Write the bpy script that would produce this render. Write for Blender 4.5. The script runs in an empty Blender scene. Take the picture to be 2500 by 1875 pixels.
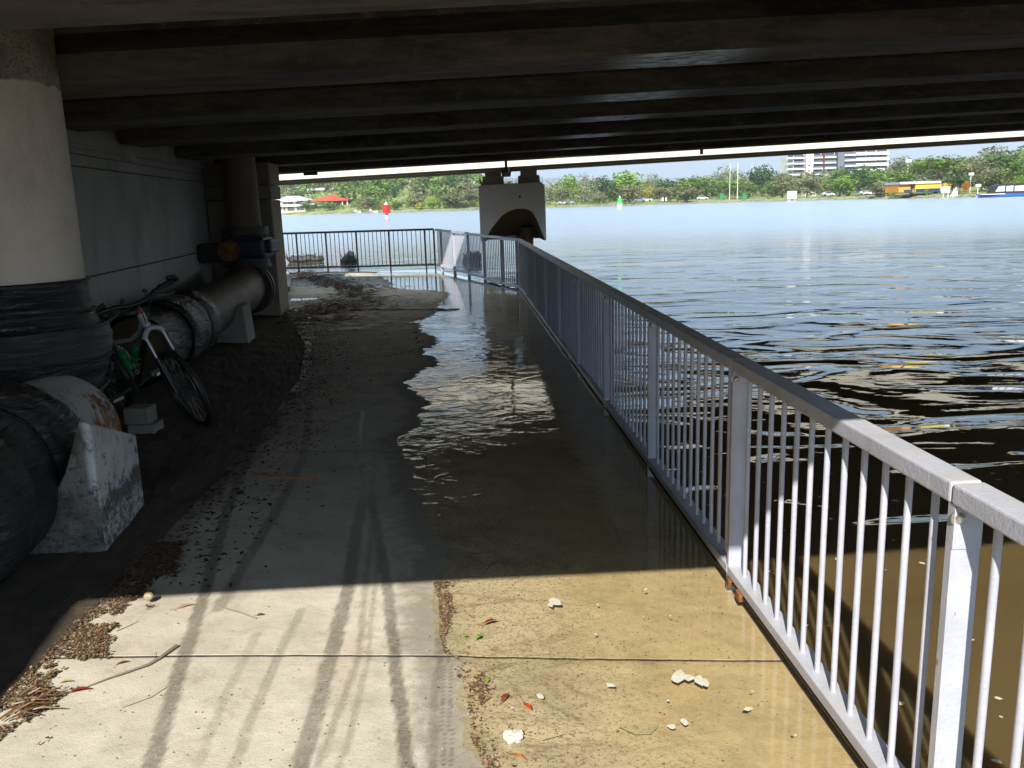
import bpy, math, random
import numpy as np
from mathutils import Vector, Matrix
rnd = random.Random(7)
PI = math.pi
sc = bpy.context.scene
C = sc.collection

# ------------------------------------------------------------------ camera
CAMH = 1.6; F = 2080.; PITCH = math.radians(11.9); ROLL = math.radians(1.8)
_fw = Vector((0, math.cos(PITCH), -math.sin(PITCH))); _u0 = Vector((0, math.sin(PITCH), math.cos(PITCH))); _r0 = Vector((1, 0, 0))
_rt = math.cos(ROLL) * _r0 - math.sin(ROLL) * _u0
_up = math.sin(ROLL) * _r0 + math.cos(ROLL) * _u0
cd = bpy.data.cameras.new('camera'); cam = bpy.data.objects.new('camera', cd); C.objects.link(cam)
cd.sensor_width = 36; cd.lens = F / 2500 * 36; cd.clip_start = 0.05; cd.clip_end = 30000
m = Matrix(((_rt.x, _up.x, -_fw.x, 0), (_rt.y, _up.y, -_fw.y, 0), (_rt.z, _up.z, -_fw.z, CAMH), (0, 0, 0, 1)))
cam.matrix_world = m
sc.camera = cam
# ------------------------------------------------------------------ light
EL = math.radians(38); AZ = math.radians(12)      # sun light travels towards +Y, 12 degrees to the right
w = bpy.data.worlds.new('World'); sc.world = w; w.use_nodes = True
nt = w.node_tree; nt.nodes.clear()
def N(t, kind, **kw):
    n = t.nodes.new(kind)
    for k, v in kw.items():
        if k.startswith('i_'): n.inputs[k[2:].replace('_', ' ')].default_value = v
        else: setattr(n, k, v)
    return n
sky = N(nt, 'ShaderNodeTexSky', sky_type='NISHITA', sun_disc=False, sun_elevation=EL, sun_rotation=PI + AZ, air_density=1.0, dust_density=.6, ozone_density=4.0)
tc = N(nt, 'ShaderNodeTexCoord'); mp = N(nt, 'ShaderNodeMapping'); mp.inputs['Scale'].default_value = (1.0, 1.0, 4.5)
ns = N(nt, 'ShaderNodeTexNoise', i_Scale=2.6, i_Detail=9.0, i_Roughness=0.6)
cr = N(nt, 'ShaderNodeMapRange', interpolation_type='SMOOTHSTEP'); cr.inputs['From Min'].default_value = 0.31; cr.inputs['From Max'].default_value = 0.57; cr.inputs['To Max'].default_value = 0.88
mix = N(nt, 'ShaderNodeMixRGB'); mix.inputs['Color2'].default_value = (7.6, 10.9, 14.6, 1)
bg = N(nt, 'ShaderNodeBackground', i_Strength=0.062); wo = N(nt, 'ShaderNodeOutputWorld')
L = nt.links.new
L(tc.outputs['Generated'], mp.inputs['Vector']); L(mp.outputs[0], ns.inputs['Vector']); L(ns.outputs['Fac'], cr.inputs['Value'])
L(cr.outputs[0], mix.inputs['Fac']); tint = N(nt, 'ShaderNodeMixRGB', blend_type='MULTIPLY'); tint.inputs['Fac'].default_value = 1; tint.inputs['Color2'].default_value = (.78, .98, 1.10, 1); L(sky.outputs[0], tint.inputs['Color1']); L(tint.outputs[0], mix.inputs['Color1']); L(mix.outputs[0], bg.inputs['Color']); L(bg.outputs[0], wo.inputs['Surface'])
sl = bpy.data.lights.new('sun', 'SUN'); sl.energy = 5.0; sl.angle = math.radians(0.5); sl.color = (1.0, 0.955, 0.875)
so = bpy.data.objects.new('sun', sl); C.objects.link(so)
sdir = Vector((math.sin(AZ) * math.cos(EL), math.cos(AZ) * math.cos(EL), -math.sin(EL)))
so.rotation_euler = sdir.to_track_quat('-Z', 'Y').to_euler(); so.location = (-5, -20, 30)
sc.view_settings.view_transform = 'Standard'; sc.view_settings.look = 'None'; sc.view_settings.gamma = 1
sc.view_settings.use_curve_mapping = False
sc.view_settings.exposure = 0.85
sc.render.engine = 'CYCLES'
sc.cycles.max_bounces = 8; sc.cycles.diffuse_bounces = 4; sc.cycles.glossy_bounces = 4; sc.cycles.transparent_max_bounces = 12
sc.cycles.caustics_reflective = False; sc.cycles.caustics_refractive = False

# ------------------------------------------------------------------ helpers
def at(px, py, Y):
    d = _fw + (px - 1250) / F * _rt - (py - 937.5) / F * _up
    t = Y / d.y
    return Vector((0, 0, CAMH)) + t * d
def tag(o, label=None, cat=None, group=None, kind=None):
    if label: o['label'] = label
    if cat: o['category'] = cat
    if group: o['group'] = group
    if kind: o['kind'] = kind
    return o
def empty(name, loc=(0, 0, 0), rz=0, **kw):
    o = bpy.data.objects.new(name, None); C.objects.link(o); o.location = loc; o.rotation_euler = (0, 0, rz); o.empty_display_size = 0.1
    return tag(o, **kw)
def link(name, me, mat=None, parent=None, **kw):
    if mat is not None and not me.materials: me.materials.append(mat)
    o = bpy.data.objects.new(name, me); C.objects.link(o)
    if parent is not None: o.parent = parent
    return tag(o, **kw)
class MB:
    def __init__(s): s.v = []; s.f = []; s.T = None
    def add(s, vs, fs):
        n = len(s.v)
        for p in vs:
            p = Vector(p)
            s.v.append(tuple(s.T(p)) if s.T else tuple(p))
        s.f += [tuple(i + n for i in f) for f in fs]
        return s
    def box(s, x0, x1, y0, y1, z0, z1):
        return s.add([(x0, y0, z0), (x1, y0, z0), (x1, y1, z0), (x0, y1, z0), (x0, y0, z1), (x1, y0, z1), (x1, y1, z1), (x0, y1, z1)],
              [(0, 3, 2, 1), (4, 5, 6, 7), (0, 1, 5, 4), (1, 2, 6, 5), (2, 3, 7, 6), (3, 0, 4, 7)])
    def bar(s, a, b, wd, h, up=(0, 0, 1)):      # box from a to b, a/b on its centre line
        a = Vector(a); b = Vector(b); d = (b - a).normalized(); sd = d.cross(Vector(up)).normalized(); u = sd.cross(d)
        vs = []
        for p in (a, b):
            for i, j in ((-1, -1), (1, -1), (1, 1), (-1, 1)): vs.append(p + sd * i * wd / 2 + u * j * h / 2)
        return s.add(vs, [(0, 1, 2, 3), (7, 6, 5, 4), (0, 4, 5, 1), (1, 5, 6, 2), (2, 6, 7, 3), (3, 7, 4, 0)])
    def tube(s, pts, r, n=10, cap=True):
        pts = [Vector(p) for p in pts]; rs = r if isinstance(r, (list, tuple)) else [r] * len(pts)
        vs = []; prev = None
        for i, p in enumerate(pts):
            if i == 0: d = pts[1] - p
            elif i == len(pts) - 1: d = p - pts[i - 1]
            else: d = (pts[i + 1] - p).normalized() + (p - pts[i - 1]).normalized()
            d.normalize()
            if prev is None:
                a = Vector((0, 0, 1)) if abs(d.z) < 0.9 else Vector((1, 0, 0))
                x = d.cross(a).normalized()
            else: x = (prev - d * prev.dot(d)).normalized()
            prev = x; y = d.cross(x)
            for k in range(n):
                t = 2 * PI * k / n; vs.append(p + (x * math.cos(t) + y * math.sin(t)) * rs[i])
        fs = []
        for i in range(len(pts) - 1):
            for k in range(n):
                k2 = (k + 1) % n; fs.append((i * n + k, i * n + k2, (i + 1) * n + k2, (i + 1) * n + k))
        if cap: fs.append(tuple(range(n))[::-1]); fs.append(tuple((len(pts) - 1) * n + k for k in range(n)))
        return s.add(vs, fs)
    def prism(s, poly, fn, a, b):      # poly: 2-D outline; fn(u, v, t) -> point ; from t=a to t=b
        n = len(poly)
        vs = [fn(u, v, a) for u, v in poly] + [fn(u, v, b) for u, v in poly]
        fs = [tuple(range(n))[::-1], tuple(range(n, 2 * n))] + [(i, (i + 1) % n, n + (i + 1) % n, n + i) for i in range(n)]
        return s.add(vs, fs)
    def mesh(s, name, smooth=False):
        me = bpy.data.meshes.new(name); me.from_pydata(s.v, [], s.f); me.validate()
        if smooth:
            me.polygons.foreach_set('use_smooth', [True] * len(me.polygons))
            me.set_sharp_from_angle(angle=math.radians(40))
        return me
    def build(s, name, mat, parent=None, smooth=False, bevel=0, **kw):
        o = link(name, s.mesh(name, smooth), mat, parent, **kw)
        if bevel:
            b = o.modifiers.new('bevel', 'BEVEL'); b.width = bevel; b.segments = 2; b.limit_method = 'ANGLE'
        return o

# value noise for heights
def vnoise(x, y, seed=0):
    xi = np.floor(x).astype(np.int64); yi = np.floor(y).astype(np.int64); xf = x - xi; yf = y - yi
    def h(a, b):
        n = (a * 374761393 + b * 668265263 + seed * 974711) & 0xFFFFFFFF
        n = ((n ^ (n >> 13)) * 1274126177) & 0xFFFFFFFF
        return ((n ^ (n >> 16)) & 0xFFFF) / 65535.0
    u = xf * xf * (3 - 2 * xf); v = yf * yf * (3 - 2 * yf)
    return (h(xi, yi) * (1 - u) + h(xi + 1, yi) * u) * (1 - v) + (h(xi, yi + 1) * (1 - u) + h(xi + 1, yi + 1) * u) * v
def fbm(x, y, seed=0, o=4):
    s = 0; a = .5
    for i in range(o): s = s + a * (vnoise(x * 2 ** i, y * 2 ** i, seed + i) - .5); a *= .5
    return s

# ------------------------------------------------------------------ materials
class NT:
    def __init__(s, name):
        s.m = bpy.data.materials.new(name); s.m.use_nodes = True; s.t = s.m.node_tree; s.t.nodes.clear()
        s.out = s.t.nodes.new('ShaderNodeOutputMaterial')
        s.pos = s.t.nodes.new('ShaderNodeNewGeometry').outputs['Position']
        s.tc = s.t.nodes.new('ShaderNodeTexCoord')
    def n(s, kind, **kw): return N(s.t, kind, **kw)
    def l(s, a, b): s.t.links.new(a, b)
    def vec(s, scale=(1, 1, 1), obj=False, rot=(0, 0, 0)):
        mp = s.n('ShaderNodeMapping'); mp.inputs['Scale'].default_value = scale; mp.inputs['Rotation'].default_value = rot
        s.l(s.tc.outputs['Object'] if obj else s.pos, mp.inputs['Vector']); return mp.outputs[0]
    def noise(s, scale, detail=4, rough=.55, vec=None, dist=0):
        n = s.n('ShaderNodeTexNoise'); n.inputs['Scale'].default_value = scale; n.inputs['Detail'].default_value = detail
        n.inputs['Roughness'].default_value = rough; n.inputs['Distortion'].default_value = dist
        s.l(vec if vec is not None else s.pos, n.inputs['Vector']); return n.outputs['Fac']
    def ramp(s, v, a, b, lo=0., hi=1.):
        n = s.n('ShaderNodeMapRange', interpolation_type='SMOOTHSTEP')
        for k, x in (('From Min', a), ('From Max', b), ('To Min', lo), ('To Max', hi)): n.inputs[k].default_value = x
        s.l(v, n.inputs['Value']); return n.outputs[0]
    def mixc(s, f, a, b, mode='MIX'):
        n = s.n('ShaderNodeMixRGB', blend_type=mode)
        for v, k in ((f, 'Fac'), (a, 'Color1'), (b, 'Color2')):
            if isinstance(v, (int, float)): n.inputs[k].default_value = v
            elif isinstance(v, tuple): n.inputs[k].default_value = (*v, 1) if len(v) == 3 else v
            else: s.l(v, n.inputs[k])
        return n.outputs[0]
    def math(s, op, a, b=0.):
        n = s.n('ShaderNodeMath', operation=op)
        for i, v in enumerate((a, b)):
            if isinstance(v, (int, float)): n.inputs[i].default_value = v
            else: s.l(v, n.inputs[i])
        return n.outputs[0]
    def attr(s, name): return s.n('ShaderNodeAttribute', attribute_name=name)
    def bump(s, h, dist=.01, strength=1., normal=None):
        n = s.n('ShaderNodeBump'); n.inputs['Distance'].default_value = dist; n.inputs['Strength'].default_value = strength
        s.l(h, n.inputs['Height'])
        if normal is not None: s.l(normal, n.inputs['Normal'])
        return n.outputs[0]
    def pbr(s, col, rough=.7, normal=None, metal=0., spec=.5):
        p = s.n('ShaderNodeBsdfPrincipled')
        for v, k in ((col, 'Base Color'), (rough, 'Roughness'), (metal, 'Metallic'), (spec, 'Specular IOR Level')):
            if isinstance(v, (int, float)): p.inputs[k].default_value = v
            elif isinstance(v, tuple): p.inputs[k].default_value = (*v, 1)
            else: s.l(v, p.inputs[k])
        if normal is not None: s.l(normal, p.inputs['Normal'])
        s.l(p.outputs[0], s.out.inputs['Surface']); s.p = p; return s.m
def simple(name, col, rough=.6, var=.25, scale=3., bump=0., bscale=60., metal=0., spec=.5, obj=False):
    t = NT(name); v = t.vec((1, 1, 1), obj)
    dark = tuple(c * (1 - var) for c in col); lite = tuple(min(1, c * (1 + var * .6)) for c in col)
    c = t.mixc(t.ramp(t.noise(scale, 5, vec=v), .3, .7), dark, lite)
    nb = t.bump(t.noise(bscale, 4, vec=v), bump) if bump else None
    return t.pbr(c, rough, nb, metal, spec)
def concrete(name, col, dirt=(.10, .085, .06), amt=.6, sc_=1.0, stretch=(1, 1, 1), speck=True, rough=.85):
    t = NT(name); v = t.vec(stretch)
    c = t.mixc(t.ramp(t.noise(1.3 * sc_, 6, .65, v), .35, .75), col, tuple(x * .72 for x in col))
    c = t.mixc(t.ramp(t.noise(.6 * sc_, 8, .7, v, .5), .5, .78, 0, amt), c, dirt)
    if speck: c = t.mixc(t.ramp(t.noise(55, 3, .7), .62, .74, 0, .55), c, tuple(x * .35 for x in col))
    nb = t.bump(t.noise(45, 5, .7), .006)
    return t.pbr(c, rough, nb)
M = {}
# path concrete: stains (tyre tracks), wet bits and algae under water are in the surface itself
t = NT('path_concrete')
z = t.n('ShaderNodeSeparateXYZ'); t.l(t.pos, z.inputs[0]); zz = z.outputs['Z']
c = t.mixc(t.ramp(t.noise(2.2, 6, .65), .35, .7), (.58, .53, .43), (.45, .41, .325))
c = t.mixc(t.ramp(t.noise(7, 7, .75, dist=.5), .48, .72, 0, .6), c, (.33, .28, .21)); c = t.mixc(t.ramp(t.noise(1.1, 5, .7, dist=1.), .5, .75, 0, .4), c, (.47, .36, .27))
c = t.mixc(t.ramp(t.noise(150, 3, .8), .58, .72, 0, .55), c, (.16, .135, .10))
c = t.mixc(t.ramp(t.noise(36, 4, .7, dist=1.), .69, .76, 0, .5), c, (.10, .08, .055))
uw = t.ramp(zz, .0015, -.003)
cu = t.mixc(t.ramp(t.noise(1.7, 7, .7, dist=.6), .38, .72), (.55, .475, .34), (.345, .29, .20))
cu = t.mixc(t.ramp(t.noise(75, 4, .85), .50, .62, 0, .75), cu, (.12, .085, .045))
cu = t.mixc(t.ramp(t.noise(3.2, 6, .75, t.vec((1, 1.8, 1)), .8), .58, .8, 0, .6), cu, (.10, .08, .05))
cu = t.mixc(t.math('MULTIPLY', t.ramp(t.noise(2.6, 7, .8, t.vec((.8, 1.6, 1)), 1.2), .50, .68), .75), cu, (.15, .12, .07))
cu = t.mixc(t.ramp(zz, -.012, -.05, 0, .8), cu, t.mixc(t.ramp(t.noise(5, 6, .7), .4, .7), (.50, .395, .215), (.36, .285, .16)))
c = t.mixc(uw, c, cu)
damp = t.math('MULTIPLY', t.math('SUBTRACT', 1., uw), t.ramp(t.math('ADD', zz, t.math('MULTIPLY', t.math('SUBTRACT', t.noise(8, 5, .8), .5), .012)), .009, .003))
c = t.mixc(t.math('MULTIPLY', damp, .6), c, (.17, .145, .105))
sa = t.attr('stain').outputs['Fac']
brk = t.ramp(t.noise(60, 4, .8), .25, .6, .55, 1.)
sf = t.math('MULTIPLY', sa, brk)
c = t.mixc(t.math('MULTIPLY', sf, .78), c, (.11, .095, .068))
ma = t.attr('mud').outputs['Fac']
c = t.mixc(t.math('MULTIPLY', ma, t.ramp(t.noise(14, 6, .75), .3, .62, .2, 1.)), c, (.055, .038, .024))
rg = t.math('SUBTRACT', .85, t.math('MULTIPLY', t.math('MAXIMUM', sf, t.math('MULTIPLY', ma, t.ramp(t.noise(4, 5), .4, .6))), .45))
nb = t.bump(t.noise(150, 4, .8), .0022); nb = t.bump(t.noise(9, 5, .7), .005, normal=nb)
M['path'] = t.pbr(c, rg, nb, spec=.35)
# dirt
t = NT('dirt_litter_ground')
c = t.mixc(t.ramp(t.noise(9, 6, .7), .35, .65), (.07, .052, .036), (.115, .085, .055))
c = t.mixc(t.ramp(t.noise(120, 3, .8), .6, .75, 0, .6), c, (.20, .15, .09))
M['dirt'] = t.pbr(c, .95, t.bump(t.noise(70, 5, .8), .02))
# water
def water(name, body, scale, hgt, fine, transparent=False, stretch=(1, 1, 1), rough=.0, far=None):
    t = NT(name)
    v = t.vec(stretch, rot=(0, 0, .45))
    dist = t.n('ShaderNodeVectorMath', operation='LENGTH'); t.l(t.pos, dist.inputs[0]); D = dist.outputs['Value']
    h1 = t.noise(scale, 2, .45, v, .9); h2 = t.noise(scale * 4.3, 3, .5, v, .5)
    n1 = t.bump(h1, hgt); 
    b2 = t.n('ShaderNodeBump'); t.l(h2, b2.inputs['Height']); t.l(n1, b2.inputs['Normal']); b2.inputs['Distance'].default_value = fine
    if far:
        s = t.ramp(D, far[0], far[1], 1., far[2]); t.l(s, b2.inputs['Strength'])
        n1.node.inputs['Strength'].default_value = 1; t.l(s, n1.node.inputs['Strength'])
    if name == 'flood_water_surface':
        sx = t.n('ShaderNodeSeparateXYZ'); t.l(t.pos, sx.inputs[0])
        m_ = t.ramp(t.noise(1.1, 4, .6), .35, .6, .25, 1.)
        m2 = t.math('MULTIPLY', m_, t.ramp(sx.outputs['Y'], 3.0, 4.8, .10, 1.)); m2 = t.math('MULTIPLY', m2, t.ramp(sx.outputs['X'], -.55, .15, 1., .22))
        m2 = t.math('MULTIPLY', m2, t.ramp(sx.outputs['Y'], 11., 15.5, 1., .22))
        t.l(m2, b2.inputs['Strength']); t.l(m2, n1.node.inputs['Strength'])
    fr = t.n('ShaderNodeFresnel'); fr.inputs['IOR'].default_value = 1.333; t.l(b2.outputs[0], fr.inputs['Normal'])
    gl = t.n('ShaderNodeBsdfGlossy'); gl.inputs['Roughness'].default_value = rough; t.l(b2.outputs[0], gl.inputs['Normal'])
    gl.inputs['Color'].default_value = (1, 1, 1, 1)
    if transparent: bd = t.n('ShaderNodeBsdfTransparent'); bd.inputs['Color'].default_value = (*body, 1)
    else:
        bd = t.n('ShaderNodeSubsurfaceScattering'); bd.inputs['Scale'].default_value = .32; bd.inputs['Radius'].default_value = (1, .8, .45); t.l(t.mixc(t.ramp(t.noise(.7, 4), .3, .7), body, tuple(x * .85 for x in body)), bd.inputs['Color'])
    gb = t.n('ShaderNodeNewGeometry'); fo = t.math('MULTIPLY', fr.outputs[0], t.math('SUBTRACT', 1., gb.outputs['Backfacing']))
    if far: t.l(t.ramp(D, 9, 55, .01, .27), gl.inputs['Roughness'])
    mx = t.n('ShaderNodeMixShader'); t.l(fo, mx.inputs[0]); t.l(bd.outputs[0], mx.inputs[1]); t.l(gl.outputs[0], mx.inputs[2])
    t.l(mx.outputs[0], t.out.inputs['Surface']); return t.m
M['flood'] = water('flood_water_surface', (.95, .92, .83), 5.0, .015, .0024, True, (1, 1.25, 1), 0.0)
M['river'] = water('river_surface', (.105, .072, .030), .72, .085, .0035, False, (.8, 1.5, 1), 0.012, far=(5, 24, .36))
# bridge concretes
t = NT('bridge_girder_concrete')
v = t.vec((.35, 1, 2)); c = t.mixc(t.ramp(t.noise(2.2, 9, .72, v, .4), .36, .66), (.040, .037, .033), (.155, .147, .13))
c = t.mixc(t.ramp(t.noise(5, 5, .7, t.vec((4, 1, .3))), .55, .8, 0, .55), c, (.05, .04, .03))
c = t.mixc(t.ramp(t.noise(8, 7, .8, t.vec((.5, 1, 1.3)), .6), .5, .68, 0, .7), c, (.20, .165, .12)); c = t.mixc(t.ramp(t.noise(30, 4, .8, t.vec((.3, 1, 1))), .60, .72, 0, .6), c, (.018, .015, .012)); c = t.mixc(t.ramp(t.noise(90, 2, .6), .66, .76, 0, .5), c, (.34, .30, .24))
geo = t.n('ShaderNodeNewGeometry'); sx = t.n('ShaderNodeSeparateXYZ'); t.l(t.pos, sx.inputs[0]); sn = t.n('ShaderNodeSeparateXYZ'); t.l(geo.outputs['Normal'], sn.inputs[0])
# glossy soffit streaks above the river edge, sky glint put into their colour
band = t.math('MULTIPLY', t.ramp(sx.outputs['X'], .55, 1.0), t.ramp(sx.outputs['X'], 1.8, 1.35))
glint_film = t.math('MULTIPLY', band, t.ramp(t.noise(14, 6, .75, t.vec((.5, 2.2, 1))),   .42, .52))
glint_film = t.math('MULTIPLY', glint_film, t.math('MULTIPLY', t.ramp(sn.outputs['Z'], -.7, -.95), t.ramp(sx.outputs['Y'], 5.2, 5.4)))
c = t.mixc(t.math('MULTIPLY', glint_film, .75), c, (.72, .84, .98))
M['girder'] = t.pbr(c, t.math('SUBTRACT', .85, t.math('MULTIPLY', glint_film, .5)), t.bump(t.noise(40, 5, .7), .006))
M['fascia'] = concrete('cream_concrete', (.80, .74, .62), (.42, .35, .24), .28, .5, (.3, 1, 1), False)  # cream is the concrete's own colour
M['pier'] = concrete('pale_grey_concrete', (.92, .93, .93), (.62, .58, .52), .25, .7, (1, 1, .4), False)
t = NT('pier_concrete_with_tide_line'); sp = t.n('ShaderNodeSeparateXYZ'); t.l(t.pos, sp.inputs[0])
c = t.mixc(t.ramp(t.noise(2.2, 7, .7, t.vec((2, 2, .35))), .42, .75, 0, .35), (.92, .93, .93), (.52, .48, .42))
c = t.mixc(t.ramp(t.math('ADD', sp.outputs['Z'], t.math('MULTIPLY', t.noise(6, 5, .8), .25)), 1.0, .78, 0, .6), c, (.40, .37, .30))
c = t.mixc(t.ramp(t.noise(24, 4, .7), .70, .75, 0, .6), c, (.35, .30, .25))
M['pier'] = t.pbr(c, .8, t.bump(t.noise(30, 5, .7), .006))
M['wall'] = concrete('abutment_wall_concrete', (.56, .555, .51), (.10, .085, .065), .75, .55, (1, 1, .5))
M['column'] = concrete('square_column_concrete', (.36, .315, .25), (.14, .105, .07), .6, 1.2, (1, 1, .5))
M['plinth'] = concrete('plinth_concrete', (.33, .33, .29), (.12, .10, .07), .5, 2)
M['kerb'] = concrete('kerb_concrete', (.44, .40, .33), (.15, .12, .08), .5, 1)
M['black_joint'] = simple('joint_rubber', (.02, .02, .02), .8)
# saddle block: patchy white paint on rough grey concrete
t = NT('painted_block_concrete')
c = t.mixc(t.ramp(t.noise(7, 6, .75), .35, .7), (.27, .255, .225), (.085, .08, .07))
c = t.mixc(t.ramp(t.noise(38, 4, .8), .52, .62, 0, .8), c, (.04, .036, .03))
sn = t.n('ShaderNodeSeparateXYZ'); g2 = t.n('ShaderNodeNewGeometry'); t.l(g2.outputs['True Normal'], sn.inputs[0]); sp = t.n('ShaderNodeSeparateXYZ'); t.l(t.pos, sp.inputs[0])
side = t.ramp(sn.outputs['X'], .5, .8)
pz = t.math('ADD', sp.outputs['Z'], t.math('MULTIPLY', t.math('SUBTRACT', t.noise(9, 6, .8), .5), .38))
pt = t.math('MULTIPLY', side, t.math('MAXIMUM', t.ramp(pz, .27, .30), t.math('MULTIPLY', t.ramp(pz, .20, .17), t.ramp(t.noise(22, 5, .85), .44, .54))))
fr = t.math('MULTIPLY', t.math('SUBTRACT', 1., side), t.math('MULTIPLY', t.ramp(sp.outputs['X'], -1.995, -1.965), t.ramp(pz, .33, .36)))
c = t.mixc(t.math('MULTIPLY', t.math('MAXIMUM', pt, fr), t.ramp(t.noise(13, 6, .8), .36, .46)), c, t.mixc(t.ramp(t.noise(4, 6, .7), .4, .7), (.74, .76, .80), (.50, .49, .46)))
M['block'] = t.pbr(c, .8, t.bump(t.noise(60, 5, .8), .012))
# riser: raw speckled top, off-white paint, patchy rust low down
t = NT('painted_riser_pipe')
sp = t.n('ShaderNodeSeparateXYZ'); t.l(t.pos, sp.inputs[0])
pz = t.math('ADD', sp.outputs['Z'], t.math('MULTIPLY', t.math('SUBTRACT', t.noise(7, 4, .6), .5), .09))
paint = t.mixc(t.ramp(t.noise(4, 5, .6), .4, .8), (.74, .66, .57), (.62, .55, .47))
paint = t.mixc(t.ramp(t.noise(70, 3, .7), .63, .72, 0, .6), paint, (.20, .17, .14)); paint = t.mixc(t.ramp(t.noise(9, 4, .8, t.vec((3, 3, .6)), 1.5), .70, .73, 0, .8), paint, (.12, .10, .09)); paint = t.mixc(t.ramp(t.noise(2.4, 6, .7, t.vec((1, 1, .4))), .5, .75, 0, .45), paint, (.34, .29, .24))
raw = t.mixc(t.ramp(t.noise(5, 6, .7), .35, .65), (.36, .32, .26), (.19, .175, .15))
raw = t.mixc(t.ramp(t.noise(60, 3, .7), .55, .62, 0, .8), raw, (.07, .055, .035))
c = t.mixc(t.ramp(pz, 2.315, 2.33), paint, raw)
low = t.ramp(sp.outputs['Z'], .75, .7)
rust = t.mixc(t.ramp(t.noise(12, 6, .7), .4, .6), (.34, .16, .03), (.10, .035, .02))
rf = t.math('MULTIPLY', low, t.ramp(t.math('ADD', t.noise(5, 6, .75, t.vec((1.6, 1.6, .7))), t.math('MULTIPLY', t.math('SUBTRACT', .55, sp.outputs['Z']), .5)), .47, .56))
c = t.mixc(low, c, (.50, .50, .48)); c = t.mixc(rf, c, rust)
M['riser'] = t.pbr(c, .65, t.bump(t.noise(50, 4, .7), .004))
# plastic film wrap
t = NT('black_plastic_wrap')
v = t.vec((1.2, 1.2, 7), True)
h = t.noise(3.5, 5, .6, v, 1.2)
M['wrap'] = t.pbr(t.mixc(t.ramp(t.noise(3, 5), .35, .75), (.012, .012, .013), (.03, .03, .033)), .27, t.bump(h, .05), spec=.6)
t = NT('black_tape_band')
M['band'] = t.pbr(t.mixc(t.ramp(t.noise(4, 5), .35, .75), (.04, .04, .04), (.08, .08, .08)), .35, t.bump(t.noise(5, 5, .6, t.vec((1, 1, 8), True), .8), .03))
M['rust'] = simple('rusty_steel', (.26, .10, .03), .85, .6, 9, .006)
M['rust_pipe'] = simple('brown_weathered_pipe', (.10, .072, .05), .6, .4, 5, .004)
t = NT('far_riser_paint')
M['riser_far'] = t.pbr(t.mixc(t.ramp(t.noise(3, 6, .7, t.vec((1, 1, .4))), .35, .7), (.17, .125, .085), (.105, .075, .05)), .7, t.bump(t.noise(50, 4), .004))
M['blue'] = simple('blue_valve_paint', (.010, .022, .065), .5, .35, 6)
M['black'] = simple('black_rubber', (.018, .018, .018), .5, .3)
M['iron'] = simple('dark_cast_iron', (.035, .03, .026), .6, .5, 8, .01)
# railing paint
def railmat(name, moss):
    t = NT(name)
    c = t.mixc(t.ramp(t.noise(6, 5), .35, .7), (.47, .48, .56), (.40, .41, .48))
    c = t.mixc(t.ramp(t.noise(120, 2, .6), .72, .76, 0, .6), c, (.16, .14, .14))
    c = t.mixc(t.ramp(t.noise(16, 5, .75, t.vec((1.4, 1.4, .8))), .665, .70, 0, .9), c, (.34, .12, .03)); c = t.mixc(t.ramp(t.noise(3.5, 6, .75, t.vec((2, 2, .5))), .48, .75, 0, .5), c, (.33, .32, .31))
    g = t.n('ShaderNodeNewGeometry'); sn = t.n('ShaderNodeSeparateXYZ'); t.l(g.outputs['Normal'], sn.inputs[0])
    up = t.ramp(sn.outputs['Z'], .5, .9)
    c = t.mixc(t.math('MULTIPLY', up, t.ramp(t.noise(7, 6, .7), .4, .65, .1, .6)), c, (.50, .47, .41))
    c = t.mixc(t.ramp(t.noise(17, 5, .75), .65, .68, 0, .8), c, (.66, .56, .38))
    if moss:
        sy = t.n('ShaderNodeSeparateXYZ'); t.l(t.pos, sy.inputs[0])
        f_ = t.math('MULTIPLY', t.ramp(sy.outputs['Y'], 2.6, 5.0), up)
        c = t.mixc(t.math('MULTIPLY', f_, t.ramp(t.noise(22, 6, .8), .42, .56, .35, 1.)), c, (.095, .072, .045))
    return t.pbr(c, .42, t.bump(t.noise(90, 3, .6), .0015))
M['rail'] = railmat('grey_rail_paint', False)
M['toprail'] = railmat('weathered_top_rail_paint', True)
M['rail_shaded'] = simple('green_black_rail_shade', (.04, .046, .034), .5, .4, 3)  # near-black green carries the shade over the far run
M['bolt'] = simple('galvanised_bolt', (.62, .6, .52), .3, .2, 20, metal=.8)
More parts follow.
